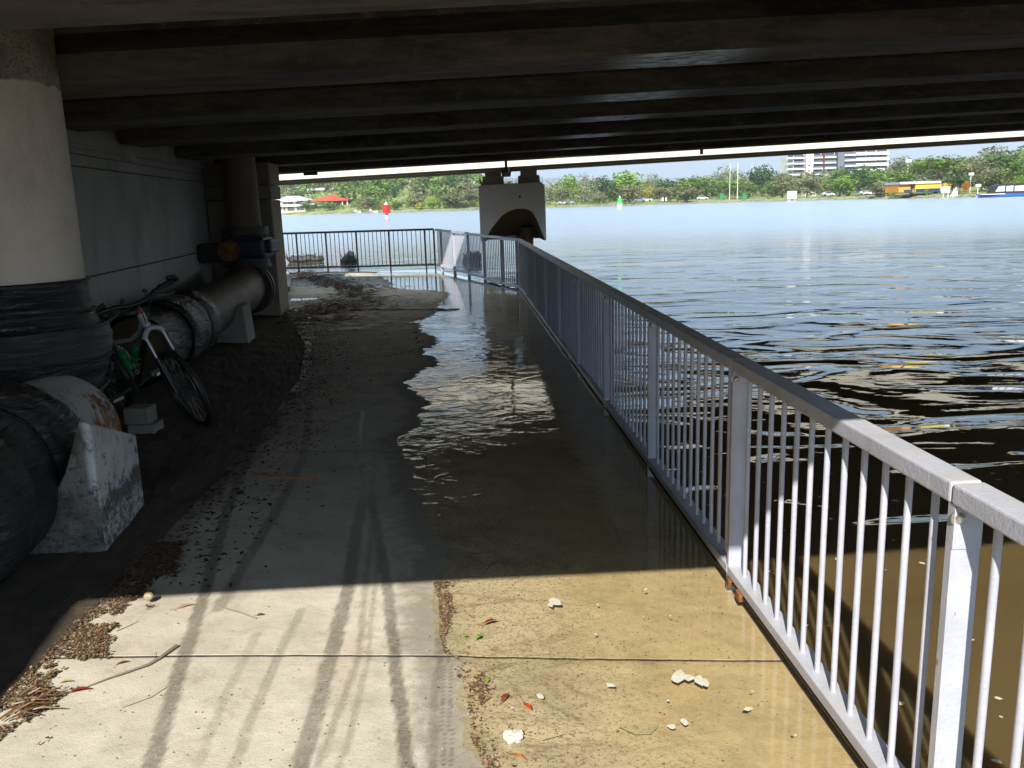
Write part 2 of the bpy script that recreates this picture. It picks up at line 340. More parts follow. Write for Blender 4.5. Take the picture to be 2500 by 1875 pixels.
# vegetation
def leaf(name, a, b):
    t = NT(name)
    g = t.n('ShaderNodeNewGeometry')
    c = t.mixc(g.outputs['Random Per Island'], a, b)
    c = t.mixc(t.ramp(t.noise(.35, 3), .35, .65), c, tuple(x * .62 for x in a))
    d = t.n('ShaderNodeBsdfDiffuse'); t.l(c, d.inputs['Color']); tr = t.n('ShaderNodeBsdfTranslucent'); t.l(c, tr.inputs['Color'])
    mx = t.n('ShaderNodeMixShader'); mx.inputs[0].default_value = .28; t.l(d.outputs[0], mx.inputs[1]); t.l(tr.outputs[0], mx.inputs[2])
    t.l(mx.outputs[0], t.out.inputs['Surface']); return t.m
LEAF = {'green': leaf('green_foliage', (0.142, 0.233, 0.058), (0.272, 0.376, 0.090)), 'dark': leaf('dark_green_foliage', (0.070, 0.136, 0.051), (0.129, 0.214, 0.070)),
        'bright': leaf('bright_green_foliage', (0.194, 0.337, 0.058), (0.363, 0.506, 0.103)), 'olive': leaf('olive_grey_foliage', (0.207, 0.220, 0.103), (0.363, 0.350, 0.194)),
        'pale': leaf('pale_eucalyptus_foliage', (0.259, 0.285, 0.155), (0.428, 0.454, 0.272)), 'yellow': leaf('yellow_green_foliage', (0.376, 0.376, 0.077), (0.558, 0.506, 0.142)),
        'orange': leaf('orange_flower_foliage', (0.597, 0.233, 0.064), (0.600, 0.376, 0.116))}
M['bark'] = simple('bark', (.20, .165, .125), .9, .4, 2)
M['grass'] = simple('bank_grass', (.22, .26, .07), .95, .35, .12)
M['rock'] = simple('bank_rock', (.24, .21, .17), .9, .5, .8)
def litter():
    t = NT('leaf_litter_chips'); g = t.n('ShaderNodeNewGeometry')
    r = t.n('ShaderNodeValToRGB'); t.l(g.outputs['Random Per Island'], r.inputs[0])
    e = r.color_ramp.elements; e[0].color = (.05, .03, .018, 1); e[1].color = (.42, .33, .2, 1); e[1].position = 1
    for p, c in ((.35, (.11, .06, .03, 1)), (.6, (.20, .12, .055, 1)), (.85, (.28, .19, .10, 1))): x = e.new(p); x.color = c
    return t.pbr(r.outputs[0], .8)
M['litter'] = litter()
def dlit():
    t = NT('wet_dark_litter'); g = t.n('ShaderNodeNewGeometry')
    return t.pbr(t.mixc(g.outputs['Random Per Island'], (.025, .014, .009), (.12, .06, .035)), .55)
M['wetlit'] = dlit()

# ================================================================== SETTING
WL = [(-0.02, 1.0), (-0.08, 1.8), (-0.12, 2.19), (-0.15, 2.29), (-0.17, 2.35), (-0.17, 2.42), (-0.19, 2.53), (-0.2, 2.6), (-0.24, 2.73), (-0.22, 2.78), (-0.29, 2.86), (-0.31, 2.98), (-0.32, 3.12), (-0.34, 3.28), (-0.37, 3.41), (-0.37, 3.45), (-0.34, 3.62), (-0.37, 3.94), (-0.47, 4.08), (-0.5, 4.44), (-0.59, 4.87), (-0.63, 5.2), (-0.76, 5.44), (-0.83, 5.85), (-0.72, 6.2), (-0.75, 6.48), (-0.67, 6.94), (-0.98, 7.77), (-0.86, 8.48), (-0.83, 8.89), (-0.99, 9.48), (-0.92, 10.32), (-1.09, 11.23), (-1.3, 12.31), (-1.01, 13.41), (-1.24, 13.97), (-0.98, 15.78), (-1.39, 16.72), (-2.27, 17.3), (-2.7, 19.14), (-3.06, 20.73), (-3.4, 22.3)]
WY = np.array([p[1] for p in WL]); WX = np.array([p[0] for p in WL])
LE = [(-3, -1.62), (2.5, -1.72), (4.2, -1.78), (6, -1.85), (8, -2.05), (10, -2.45), (12, -3.1), (13.5, -3.6), (15, -4.05), (16.5, -4.45), (19, -5.05), (22.6, -5.9)]
LY = np.array([p[0] for p in LE]); LX = np.array([p[1] for p in LE])
def Fx(Y): return .90 - .0545 * (Y - 3.41)            # inner foot of the near railing
K1 = Vector((Fx(16.35), 16.35)); K2 = Vector((-1.85, 22.1)); K3 = Vector((-7.6, 22.75))
def Rx(Y):
    Y = np.asarray(Y, float)
    a = .90 - .0545 * (Y - 3.41) + .05
    b = K1.x + (K2.x - K1.x) * (Y - K1.y) / (K2.y - K1.y) + .05
    return np.where(Y < K1.y, a, b)
TR = [([(-1.02, 1.9), (-1.09, 2.24), (-1.21, 2.78), (-1.32, 3.33), (-1.57, 4.43), (-1.73, 5.35)], 0.0260, .95),
      ([(-1.22, 3.2), (-1.26, 3.9), (-1.29, 4.41), (-1.37, 5.32), (-1.66, 6.82)], 0.0279, .7),
      ([(-.62, 1.9), (-.65, 2.22), (-.68, 2.72), (-.73, 3.41), (-.81, 4.07), (-.9, 5.2)], 0.0279, .95),
      ([(-.60, 2.2), (-.585, 2.8), (-.66, 3.44), (-.71, 3.9), (-.8, 4.6)], 0.0124, .6),
      ([(-.54, 1.9), (-.535, 2.37), (-.55, 2.8), (-.62, 3.44), (-.67, 3.9)], 0.0099, .5),
      ([(-.30, 1.9), (-.34, 2.2), (-.44, 2.73), (-.56, 3.4), (-.73, 4.18), (-1.01, 5.37), (-1.2, 6.6)], 0.0223, 1.),
      ([(-.83, 2.1), (-.86, 2.38), (-.88, 2.87), (-.88, 3.19)], 0.0174, .5), ([(-.95, 2.2), (-.99, 2.6), (-1.0, 3.0)], 0.0155, .35),
      ([(-.25, 2.0), (-.27, 2.23), (-.29, 2.57), (-.29, 2.78), (-.31, 2.96)], 0.0136, .6),
      ([(-1.9, 4.9), (-1.0, 7.2), (-.9, 9)], 0.0186, .35), ([(-.7, 4.6), (-.55, 5.8), (-.6, 7)], 0.0248, .4)]
def polydist(X, Y, P):
    best = np.full(X.shape, 9.)
    for (ax, ay), (bx, by) in zip(P[:-1], P[1:]):
        dx, dy = bx - ax, by - ay; tt = np.clip(((X - ax) * dx + (Y - ay) * dy) / (dx * dx + dy * dy), 0, 1)
        best = np.minimum(best, np.hypot(X - ax - tt * dx, Y - ay - tt * dy))
    return best
def deck_z(X, Y):
    W = np.interp(Y, WY, WX); sd = (W - X) * .93
    sd = sd + fbm(X * 9, Y * 9, 3, 4) * .11 + fbm(X * 38, Y * 38, 13, 4) * .07 + (fbm(X * 2.1 + 3, Y * 1.9, 5, 5) * .30 + fbm(X * 14, Y * 17, 15, 3) * .16) * np.clip((Y - 4) / 5, 0, 1)
    z = np.where(sd > 0, .05 * np.tanh(sd * .9), .10 * np.tanh(sd * .62))
    # a shallow dip that holds the little pool by the kerb, and a wet gutter further on
    z = z - .075 * np.exp(-(((X + 3.95) / .62) ** 2 + ((Y - 15.8) / .42) ** 2)) - .07 * np.exp(-(((X + 2.9) / .55) ** 2 + ((Y - 12.4) / .35) ** 2)) * (.4 + fbm(X * 3, Y * 3, 8) * 2)
    return z
path = empty('footpath', kind='structure')
JY = [-2.4, .2, 2.83, 5.5, 8.15, 10.8, 13.42, 16.2, 19.2, 22.25]
for i in range(len(JY) - 1):
    y0, y1 = JY[i] + .002, JY[i + 1] - .002
    if y1 < 1: nx, ny = 60, 20
    elif y0 < 6: nx, ny = 230, 230
    elif y0 < 11: nx, ny = 170, 150
    else: nx, ny = 190, 90
    V, U = np.meshgrid(np.linspace(0, 1, ny), np.linspace(0, 1, nx), indexing='ij')
    Y = y0 + V * (y1 - y0); l = np.interp(Y, LY, LX); X = l + U * (Rx(Y) - l)
    # joints run slightly skew
    Y2 = Y + .03 * (X + .6) * 0
    Z = deck_z(X, Y2)
    pass
    co = np.stack([X, Y2, Z], -1).reshape(-1, 3)
    skirt = []
    idx = np.arange(ny * nx).reshape(ny, nx)
    faces = np.stack([idx[:-1, :-1], idx[:-1, 1:], idx[1:, 1:], idx[1:, :-1]], -1).reshape(-1, 4)
    ring = list(idx[0, :]) + list(idx[1:, -1]) + list(idx[-1, -2::-1]) + list(idx[-2:0:-1, 0])
    rb = co[ring].copy(); rb[:, 2] = -.22; n0 = len(co)
    co = np.vstack([co, rb]); rl = len(ring)
    sf = np.array([[ring[(k + 1) % rl], ring[k], n0 + k, n0 + (k + 1) % rl] for k in range(rl)])
    faces = np.vstack([faces, sf])
    me = bpy.data.meshes.new('path_slab'); me.vertices.add(len(co)); me.vertices.foreach_set('co', co.astype(np.float32).ravel())
    me.loops.add(len(faces) * 4); me.loops.foreach_set('vertex_index', faces.astype(np.int32).ravel())
    me.polygons.add(len(faces)); me.polygons.foreach_set('loop_start', np.arange(0, len(faces) * 4, 4, dtype=np.int32)); me.polygons.foreach_set('loop_total', np.full(len(faces), 4, np.int32))
    me.update(calc_edges=True)
    st = np.zeros(X.shape)
    for P, wd, a in TR:
        d = polydist(X, Y2, P) + fbm(X * 25, Y * 25, 21, 3) * .02
        s = a * np.clip((wd - d) / .009 + .5, 0, 1) * (.8 + .5 * np.clip(fbm(X * 6, Y * 3, 22) + .3, 0, .6)); st = np.maximum(st, s)
    # dried tread print next to the water
    P = [(-.235, 2.0), (-.225, 2.2), (-.245, 2.5), (-.262, 2.75), (-.285, 2.9)]
    dd = polydist(X, Y2, P); st = np.maximum(st, .75 * (np.sin(Y2 * 2 * PI / .022) > -.2) * (dd < .018) * (dd > .006))
    mud = np.clip((X * 0 + .18 - (X - l)) / .12, 0, 1) * np.clip((Y - 3.4) / 1.2, 0, 1)
    mud = np.maximum(mud, np.clip((.75 - (X - l)) / .9, 0, 1) * np.clip((Y - 5.5) / 3, 0, 1) * (.7 + fbm(X * 3, Y * 3, 31) * 1.2))
    far_ = np.clip((Y - 9.5) / 2, 0, 1) * np.clip((15.2 - Y) / 1.0, 0, 1) * np.clip((-.9 - X) / 1.6, 0, 1)
    mud = np.maximum(mud, far_ * (.75 + fbm(X * 2, Y * 2, 33) * 2))
    for nm, arr in (('stain', st), ('mud', np.clip(mud, 0, 1))):
        a = me.attributes.new(nm, 'FLOAT', 'POINT'); full = np.zeros(len(co), np.float32); full[:arr.size] = arr.ravel(); a.data.foreach_set('value', full)
    me.polygons.foreach_set('use_smooth', np.array([True] * ((ny - 1) * (nx - 1)) + [False] * rl))
    link('path_slab', me, M['path'], path)
jf = MB()
for yj in JY[1:-1]:
    xs_ = np.linspace(float(np.interp(yj, LY, LX)), float(Rx(yj)), 60); zs_ = deck_z(xs_, np.full(60, yj)) + .0012
    n0 = len(jf.v)
    for x, z_ in zip(xs_, zs_): jf.v += [(x, yj - .0026, z_), (x, yj + .0026, z_)]
    for k in range(59): jf.f.append((n0 + 2 * k, n0 + 2 * k + 2, n0 + 2 * k + 3, n0 + 2 * k + 1))
M['joint_grit'] = simple('joint_grit', (.13, .105, .075), .9, .6, 12)
jf.build('joint_filler', M['joint_grit'], path, kind='stuff')
# dirt strip between the path and the abutment wall
ny, nx = 260, 70
V, U = np.meshgrid(np.linspace(0, 1, ny), np.linspace(0, 1, nx), indexing='ij')
Y = -3 + 31 * V ** 1.3; l = np.interp(Y, LY, LX)
Xl = np.where(Y < 21, -6.3 + 0 * Y, -9.0); X = l + .02 + (Xl - l) * U * U
ez = np.clip(deck_z(l, Y), .0, .06); Z = ez + .003 + (fbm(X * 4, Y * 4, 40) * .05 + fbm(X * 22, Y * 22, 41) * .02) * np.clip(U * 8, 0, 1) + np.clip((l - X) * .03, 0, .05)
Z = np.where(U < .001, ez - .03, Z + .003); Z = np.where(Y > 22.5, -.3, Z)
co = np.stack([X, Y, Z], -1).reshape(-1, 3); idx = np.arange(ny * nx).reshape(ny, nx)
faces = np.stack([idx[:-1, :-1], idx[1:, :-1], idx[1:, 1:], idx[:-1, 1:]], -1).reshape(-1, 4)
me = bpy.data.meshes.new('dirt_ground'); me.from_pydata(co.tolist(), [], faces.tolist()); link('dirt_ground', me, M['dirt'], kind='structure')
mb = MB(); mb.add([(-1500, -1500, -.28), (1.3, -1500, -.28), (1.3, 22.3, -.28), (-1500, 22.3, -.28)], [(0, 1, 2, 3)]); mb.build('land', M['dirt'], kind='structure')
# water sheets
mb = MB()
ys = [-3, 0, 3.41, 8, 12, 16.35]
pts = [(-6.2, -3), (-6.2, 22.4)] + [(K2.x + .02, 22.4)] + [(K2.x, K2.y), (K1.x, K1.y)] + [(Fx(-3), -3)]
mb.add([(x, y, 0.0) for x, y in pts], [tuple(range(len(pts)))[::-1]])
mb.build('flood_water', M['flood'], kind='structure')
mb = MB()
mb.add([(Fx(-3), -3, 0), (K1.x, K1.y, 0), (K2.x, K2.y, 0), (K2.x + .02, 22.4, 0), (-6.2, 22.4, 0), (-60, 22.4, 0), (-1500, 22.4, 0), (-1500, 1500, 0), (1500, 1500, 0), (1500, -1500, 0), (Fx(-3), -1500, 0)],
       [(0, 10, 9, 8, 1), (1, 8, 2), (2, 8, 3), (3, 8, 7, 4), (4, 7, 6, 5)])
mb.build('river', M['river'], kind='structure')
# river bed side of the deck: dark fascia under railing
# kerb
kb = MB(); kp = [(-4.36, 16.9), (-5.0, 19.6), (-5.86, 22.5)]
for a, b in zip(kp[:-1], kp[1:]): kb.bar((a[0] - .1, a[1], .05), (b[0] - .1, b[1], .05), .26, .19)
kb.build('kerb', M['kerb'], kind='structure', bevel=.012)

# ------------------------------------------------------------------ bridges
def BR(x, y, z): return Vector((x, y + .05 * x, z + .029 * x))
def wallx(Y): return -2.88 - .123 * Y
def girder(parent, y0, wdt, z0, x0, x1, depth=.72, name='girder', mat='girder', rounded=True):
    ft = .17; wb = .17; cx = y0 + wdt / 2; hw = wdt / 2
    prof = [(y0 + .02, z0), (y0 + wdt - .02, z0), (y0 + wdt, z0 + .02), (y0 + wdt, z0 + ft), (cx + wb, z0 + ft + .14), (cx + wb, z0 + depth), (cx - wb, z0 + depth), (cx - wb, z0 + ft + .14), (y0, z0 + ft), (y0, z0 + .02)]
    mb = MB(); mb.prism(prof, lambda u, v, s: BR(s, u, v), x0, x1)
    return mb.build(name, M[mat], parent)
b1 = empty('road_bridge', (0, 0, 0), label='dark low road bridge of parallel concrete girders overhead, reaching over the river', cat='bridge')
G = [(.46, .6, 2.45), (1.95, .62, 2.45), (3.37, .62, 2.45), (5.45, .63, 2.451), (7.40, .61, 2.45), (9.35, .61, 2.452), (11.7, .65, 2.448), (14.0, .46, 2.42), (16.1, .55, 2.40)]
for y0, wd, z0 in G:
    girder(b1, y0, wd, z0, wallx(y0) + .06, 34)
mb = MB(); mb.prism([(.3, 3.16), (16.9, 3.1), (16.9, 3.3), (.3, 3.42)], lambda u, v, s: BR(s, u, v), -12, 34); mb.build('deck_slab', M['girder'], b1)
mb = MB(); mb.prism([(.3, 3.425), (.6, 3.425), (.5, 3.8), (.3, 3.8)], lambda u, v, s: BR(s, u, v), -12, 34); mb.build('parapet', M['kerb'], b1)
# small drains and brackets under the last girder
def under(px, py, Y, wd, h, mat, name):
    p = at(px, py, Y); mb = MB(); mb.box(p.x - wd / 2, p.x + wd / 2, p.y - .05, p.y + .0, p.z - h / 2, p.z + h / 2); return mb.build(name, M[mat], b1)
under(1712, 370, 16.13, .05, .10, 'black', 'bracket'); under(759, 424, 16.05, .25, .06, 'black', 'bracket'); under(725, 412, 15.97, .07, .07, 'pier', 'sign_plate')

b2 = empty('road_bridge', (0, 19, 0), label='second road bridge beyond, its cream edge beam above the white river pier', cat='bridge')
def P2(o): o.matrix_parent_inverse = Matrix.Translation((0, -19, 0)); return o
ZF = 2.4; YF = 19.1; JX = .02
for x0, x1 in ((-30, JX - .03), (JX + .03, 45)):
    mb = MB(); mb.prism([(YF, ZF - .0), (YF + .22, ZF), (YF + .22, 3.9), (YF - .02, 3.9)], lambda u, v, s: BR(s, u, v) - Vector((0, 0, .0)), x0, x1)
    P2(mb.build('edge_beam', M['fascia'], b2))
for y0, wd in ((19.42, .75), (20.75, .6), (22.1, .6)):
    for x0, x1 in ((-30, JX - .12), (JX + .12, 45)): P2(girder(b2, y0, wd, ZF + .02, x0, x1, .7, mat='plinth'))
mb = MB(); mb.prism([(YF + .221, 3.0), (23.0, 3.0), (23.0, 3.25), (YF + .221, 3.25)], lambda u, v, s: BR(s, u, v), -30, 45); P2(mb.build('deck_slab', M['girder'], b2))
mb = MB(); mb.prism([(19.5, 2.3), (22.8, 2.3), (22.8, 2.95), (19.5, 2.95)], lambda u, v, s: BR(s, u, v), JX - .11, JX + .11); P2(mb.build('diaphragm', M['iron'], b2))
# pier 2 : headstock with an arched hollow end
PY = 21.6
pl = at(1168, 455, PY); pr_ = at(1331, 447, PY); zb = at(1250, 588, PY).z; zt = at(1250, 449, PY).z
xL, xR = pl.x, pr_.x; xc = (xL + xR) / 2
outer = [(xL + .0, zb), (xL - .0, zt - .03), (xL + .04, zt), (xR - .05, zt + .02), (xR - .02, zt - .05), (xR, zb)]
def A2(px, py): p = at(px, py, PY); return (p.x, p.z)
arch = [A2(1180, 588), A2(1200, 555), A2(1225, 524), A2(1240, 514), A2(1256, 508), A2(1272, 506), A2(1288, 508), A2(1300, 515), A2(1309, 530), A2(1322, 562), A2(1331.5, 584)]
arch[0] = (arch[0][0], zb); arch[-1] = (xR - .03, zb)
pier = empty('pier', (xc, PY, 0)); pier.parent = b2; pier.matrix_parent_inverse = Matrix.Translation((0, -19, 0)); pier['label'] = 'white river pier with an arched hollow end'
pmb = MB(); DEP = 5.2
front = [(xL, zb), *arch[:1]]
loop = [(xL, zb)] + arch + [(xR, zb), (xR - .02, zt - .05), (xR - .05, zt + .02), (xL + .04, zt), (xL, zt - .03)]
n = len(loop)
# slight bow of the end face
def bow(u): return -.12 * (1 - ((u - xc) / ((xR - xL) / 2)) ** 2)
vs = [(u, PY + bow(u), v) for u, v in loop] + [(u - .0, PY + DEP, v) for u, v in loop]
tri = []
# triangulate the face as a fan strip between arch and outer outline
na = len(arch)
outl = [(xL, zb), (xL, (zb + zt) / 2), (xL, zt - .03), (xL + .04, zt)] + [(xL + .04 + (xR - .09 - xL) * k / 8, zt + .02 * k / 8) for k in range(1, 9)] + [(xR - .02, zt - .05), (xR, (zb + zt) / 2), (xR, zb)]
def resample(P, n):
    Ls = [0]
    for a, b in zip(P[:-1], P[1:]): Ls.append(Ls[-1] + math.hypot(b[0] - a[0], b[1] - a[1]))
    return [(float(np.interp(k / (n - 1) * Ls[-1], Ls, [p[0] for p in P])), float(np.interp(k / (n - 1) * Ls[-1], Ls, [p[1] for p in P]))) for k in range(n)]
NS = 40; ro = resample(outl, NS); ra = resample(arch, NS)
# rows: outer back, outer front, arch front lip, arch inner (chamfer), tunnel far end sloping down
rows = [[(u, PY + DEP, v) for u, v in ro], [(u, PY + .03 + bow(u), v) for u, v in ro], [(u + (xc - u) * .012, PY + bow(u), v - .012 * (v - zb)) for u, v in ro],
        [(u, PY + bow(u), v) for u, v in ra], [(u, PY + .10 + bow(u), v - .03) for u, v in ra], [(u * .9 + xc * .1, PY + 1.6, zb + (v - zb) * .12 - .02) for u, v in ra]]
for r in rows: pmb.v += [tuple(p) for p in r]
for k in range(4):
    for i in range(NS - 1): pmb.f.append((k * NS + i, k * NS + i + 1, (k + 1) * NS + i + 1, (k + 1) * NS + i))
M['recess'] = concrete('recess_shade_concrete', (.085, .072, .055), (.03, .022, .015), .5, 1)  # dark colour holds the shade inside the arch
rmb = MB(); r4 = rows[4]; r5 = rows[5]; rmb.v += [tuple(p) for p in r4] + [tuple(p) for p in r5]
for i in range(NS - 1): rmb.f.append((i, i + 1, NS + i + 1, NS + i))
rmb.add([(xL + .02, PY + 1.58, zb - .02), (xR - .02, PY + 1.58, zb - .02), (xR - .02, PY + DEP, zb), (xL + .02, PY + DEP, zb)], [(0, 3, 2, 1)])
hs = pmb.build('headstock', M['pier'], pier); hs.matrix_parent_inverse = Matrix.Translation((-xc, -PY, 0))
ro_ = rmb.build('arched_recess', M['recess'], pier); ro_.matrix_parent_inverse = Matrix.Translation((-xc, -PY, 0))
def PP(o): o.matrix_parent_inverse = Matrix.Translation((-xc, -PY, 0)); return o
p0 = at(1287, 600, PY + .9)
for dx_, dy_ in ((0, .9), (-.1, 3.6)):
    mb = MB(); mb.tube([(p0.x + dx_, PY + dy_, -1), (p0.x + dx_, PY + dy_, zb + .3)], .17, 16); PP(mb.build('pile', M['rust_pipe'], pier, smooth=True))
for px0, px1 in ((1178, 1230), (1266, 1318)):
    mb = MB(); a = at(px0, 446, PY); b = at(px1, 446, PY); mb.box(a.x, b.x, PY + .15, PY + .9, zt - .02, zt + .2); mb.box(a.x + .06, b.x - .06, PY + .25, PY + .8, zt + .195, zt + .38)
    PP(mb.build('bearing_pedestal', M['fascia'], pier))
mb = MB()
for k in range(46):
    x = xL + .06 + (xR - xL - .12) * k / 45; mb.tube([(x, PY + .06, zt), (x + rnd.uniform(-.02, .02), PY + .04, zt + .14 + rnd.random() * .03)], [.006, .002], 4)
for k in range(30):
    y = PY + .1 + k * .09; mb.tube([(xL + .06, y, zt), (xL + .02 + rnd.uniform(-.03, .02), y, zt + .14 + rnd.random() * .06)], [.006, .002], 4)
mh = MB(); ph_ = at(1269, 480, PY); mh.tube([(ph_.x, PY - .14, ph_.z), (ph_.x, PY + .05, ph_.z)], .028, 10); PP(mh.build('drain_hole', M['black_joint'], pier))
PP(mb.build('bird_spikes', M['rust_pipe'], pier, kind='stuff'))

# ------------------------------------------------------------------ abutment wall
aw = empty('abutment_wall', (wallx(8), 8, 0), label='tall grey concrete abutment wall behind the pipes, with a conduit along it', cat='wall')
def PW(o): o.matrix_parent_inverse = Matrix.Translation((-wallx(8), -8, 0)); return o
def wseg(z0, z1, off, y0=-.5, y1=17.2, th=.5):
    mb = MB(); a = [(wallx(y0) + off, y0), (wallx(y1) + off, y1), (wallx(y1) - th, y1), (wallx(y0) - th, y0)]
    mb.prism(a, lambda u, v, s: (u, v, s), z0, z1); return mb
PW(wseg(-.3, 1.06, .0).build('wall_lift', M['wall'], aw)); PW(wseg(1.075, 2.05, .002).build('wall_lift', M['wall'], aw)); PW(wseg(2.062, 2.16, .004).build('wall_lift', M['wall'], aw)); PW(wseg(2.17, 3.5, -.002).build('wall_lift', M['wall'], aw))
PW(wseg(-.3, 3.5, -.03).build('wall_core', M['black_joint'], aw))
mb = MB(); cp = [(wallx(y) + .035, y, 2.225 + .008 * (y - 7) + .004 * math.sin(y * 5)) for y in np.arange(0, 15.2, .5)]; mb.tube(cp, .02, 8); PW(mb.build('conduit', M['wall'], aw, smooth=True))
mb = MB(); mb.box(wallx(9.3) , wallx(9.3) + .11, 9.22, 9.40, 2.16, 2.29); PW(mb.build('junction_box', M['wall'], aw, bevel=.008))
ww = MB(); a = [(-3.0, -9), (-2.785, -9), (-2.785 + .0, -.95), (-3.0, -.95)]
ww.prism([(-1.95, -9), (-2.785 + .06, -.9), (-3.05, -.9), (-2.3, -9)], lambda u, v, s: (u, v, s), -.3, 3.5)  # unseen wall, placed and sized to cast the slanting shadow edge
ww.build('shadow_wall', M['wall'], label='unseen concrete wall just behind the viewer, added to cast the slanting shadow edge by the path', cat='wall')
# square column by the far riser
mb = MB(); c0 = at(688, 786, 12.95)
mb.prism([(-4.45, 12.95), (c0.x, 12.95), (c0.x - .07, 13.75), (-4.52, 13.75)], lambda u, v, s: (u, v, s), -.1, 1.78)
colo = empty('square_column', (-3.9, 13.3, 0), label='square brown concrete column behind the far riser pipe, with banded top', cat='column')
def PC(o): o.matrix_parent_inverse = Matrix.Translation((3.9, -13.3, 0)); return o
PC(mb.build('shaft', M['column'], colo, bevel=.02))
for z0, z1 in ((1.79, 1.99), (2.0, 2.32)):
    mb = MB(); mb.prism([(-4.46, 12.94), (c0.x + .01, 12.94), (c0.x - .06, 13.76), (-4.53, 13.76)], lambda u, v, s: (u, v, s), z0, z1); PC(mb.build('capital_block', M['column'], colo, bevel=.02))

# ------------------------------------------------------------------ near riser pipe
def rings(fn, n, m_, r):      # surface of revolution with wobble; fn(i/n)->(centre, axis frame x, y, radius)
    mb = MB()
    for i in range(n + 1):
        c, x, y, rr = fn(i / n)
        for k in range(m_):
            a = 2 * PI * k / m_; mb.v.append(tuple(c + (x * math.cos(a) + y * math.sin(a)) * rr * (1 + r(i / n, a))))
    for i in range(n):
        for k in range(m_):
            k2 = (k + 1) % m_; mb.f.append((i * m_ + k, i * m_ + k2, (i + 1) * m_ + k2, (i + 1) * m_ + k))
    return mb
RC = Vector((-2.93, 5.0, 0)); RR = .42
np_ = empty('water_main', (RC.x, RC.y, 0), label='large off-white riser pipe at the left edge, lower joints wrapped in black plastic, white block beneath', cat='pipe')
def PN(o): o.matrix_parent_inverse = Matrix.Translation((-RC.x, -RC.y, 0)); return o
X_, Y_, Z_ = Vector((1, 0, 0)), Vector((0, 1, 0)), Vector((0, 0, 1))
def vert(z0, z1, rf, wob=0., n=40, m_=64, seed=1):
    rr = random.Random(seed); ph = [(rr.uniform(0, 6), rr.randint(2, 9), rr.uniform(3, 22)) for _ in range(7)]
    return rings(lambda s: (RC + Z_ * (z0 + (z1 - z0) * s), X_, Y_, rf(s)), n, m_, lambda s, a: wob * sum(math.sin(k * a + p + q * s) for p, k, q in ph) / 7)
PN(vert(1.15, 3.1, lambda s: RR, n=4).build('riser', M['riser'], np_, smooth=True))
PN(vert(.98, 1.255, lambda s: RR + .012 + .035 * (1 - s) ** 3, .018, seed=2).build('plastic_wrap', M['wrap'], np_, smooth=True))
PN(vert(.80, .985, lambda s: .525 - .04 * abs(s - .5) ** 2, .012, seed=3).build('flange_wrap', M['band'], np_, smooth=True))
mb = vert(.55, .81, lambda s: RR + .02 + .085 * s ** 1.5, .022, seed=4); PN(mb.build('plastic_wrap', M['wrap'], np_, smooth=True))
PN(vert(.975, .984, lambda s: .40 + .125 * (1 - s), 0.01, n=3).build('wrap_lip', M['wrap'], np_, smooth=True))
PN(vert(.05, .62, lambda s: RR + .0, n=6).build('steel_tee', M['riser'], np_, smooth=True))
# horizontal branch heading out of frame towards the viewer, wrapped in rings
ax0 = Vector((-2.60, 4.75, .40)); ax1 = Vector((-2.37, 1.3, .40)); dA = (ax1 - ax0).normalized(); sA = dA.cross(Z_).normalized()
def hz(s0, s1, rf, wob, seed, mat, name, n=30):
    rr = random.Random(seed); ph = [(rr.uniform(0, 6), rr.randint(2, 8), rr.uniform(3, 18)) for _ in range(7)]
    L_ = (ax1 - ax0).length
    mb = rings(lambda s: (ax0 + dA * (s0 + (s1 - s0) * s), sA, Z_, rf(s)), n, 64, lambda s, a: wob * sum(math.sin(k * a + p + q * s) for p, k, q in ph) / 7)
    return PN(mb.build(name, M[mat], np_, smooth=True))
hz(0, 3.3, lambda s: .34, 0, 1, 'riser', 'branch_pipe', 4)
hz(.55, .92, lambda s: .445 - .05 * (2 * s - 1) ** 4, .02, 11, 'wrap', 'flange_wrap')
hz(.92, 1.2, lambda s: .39 + .03 * math.sin(s * PI), .03, 12, 'wrap', 'plastic_wrap')
hz(1.18, 1.5, lambda s: .44 - .05 * (2 * s - 1) ** 4, .02, 13, 'wrap', 'flange_wrap')
hz(1.5, 2.1, lambda s: .38 + .03 * math.sin(s * PI), .03, 14, 'wrap', 'plastic_wrap')
for zs, rs in ((1.235, RR + .020), (1.06, RR + .036), (.60, RR + .05)):
    n = 48; mb = MB(); mb.tube([RC + Vector((math.cos(2 * PI * k / n) * rs, math.sin(2 * PI * k / n) * rs, zs + .006 * math.sin(k * .5))) for k in range(n + 1)], .007, 6, False); PN(mb.build('strap', M['band'], np_, smooth=True))
# saddle block
bl = MB()
A = (-1.945, 3.80); B = (-2.055, 4.50); Cc = (-3.5, 4.62); D_ = (-3.3, 3.70)
def zt_(x, y, t): return t
top = {A: .60, B: .565, Cc: .60, D_: .52}
nseg = 30; V0 = []
fr_ = [(A[0] + (D_[0] - A[0]) * k / nseg, A[1] + (D_[1] - A[1]) * k / nseg) for k in range(nseg + 1)]
bk_ = [(B[0] + (Cc[0] - B[0]) * k / nseg, B[1] + (Cc[1] - B[1]) * k / nseg) for k in range(nseg + 1)]
def ztop(x, y): 
    d = abs(x - (-2.45)); base = .69 - .10 * (y - 3.8)
    return base - .46 * max(0, 1 - (d / .43) ** 2) ** .5 * (1 if d < .43 else 0) + .01 * math.sin(x * 31 + y * 17)
for P_ in (fr_, bk_):
    V0 += [(x, y, ztop(x, y)) for x, y in P_]; V0 += [(x + (.02 * math.sin(x * 9) if i not in (0,) else 0), y, -.02) for i, (x, y) in enumerate(P_)]
k = nseg + 1; fs = []
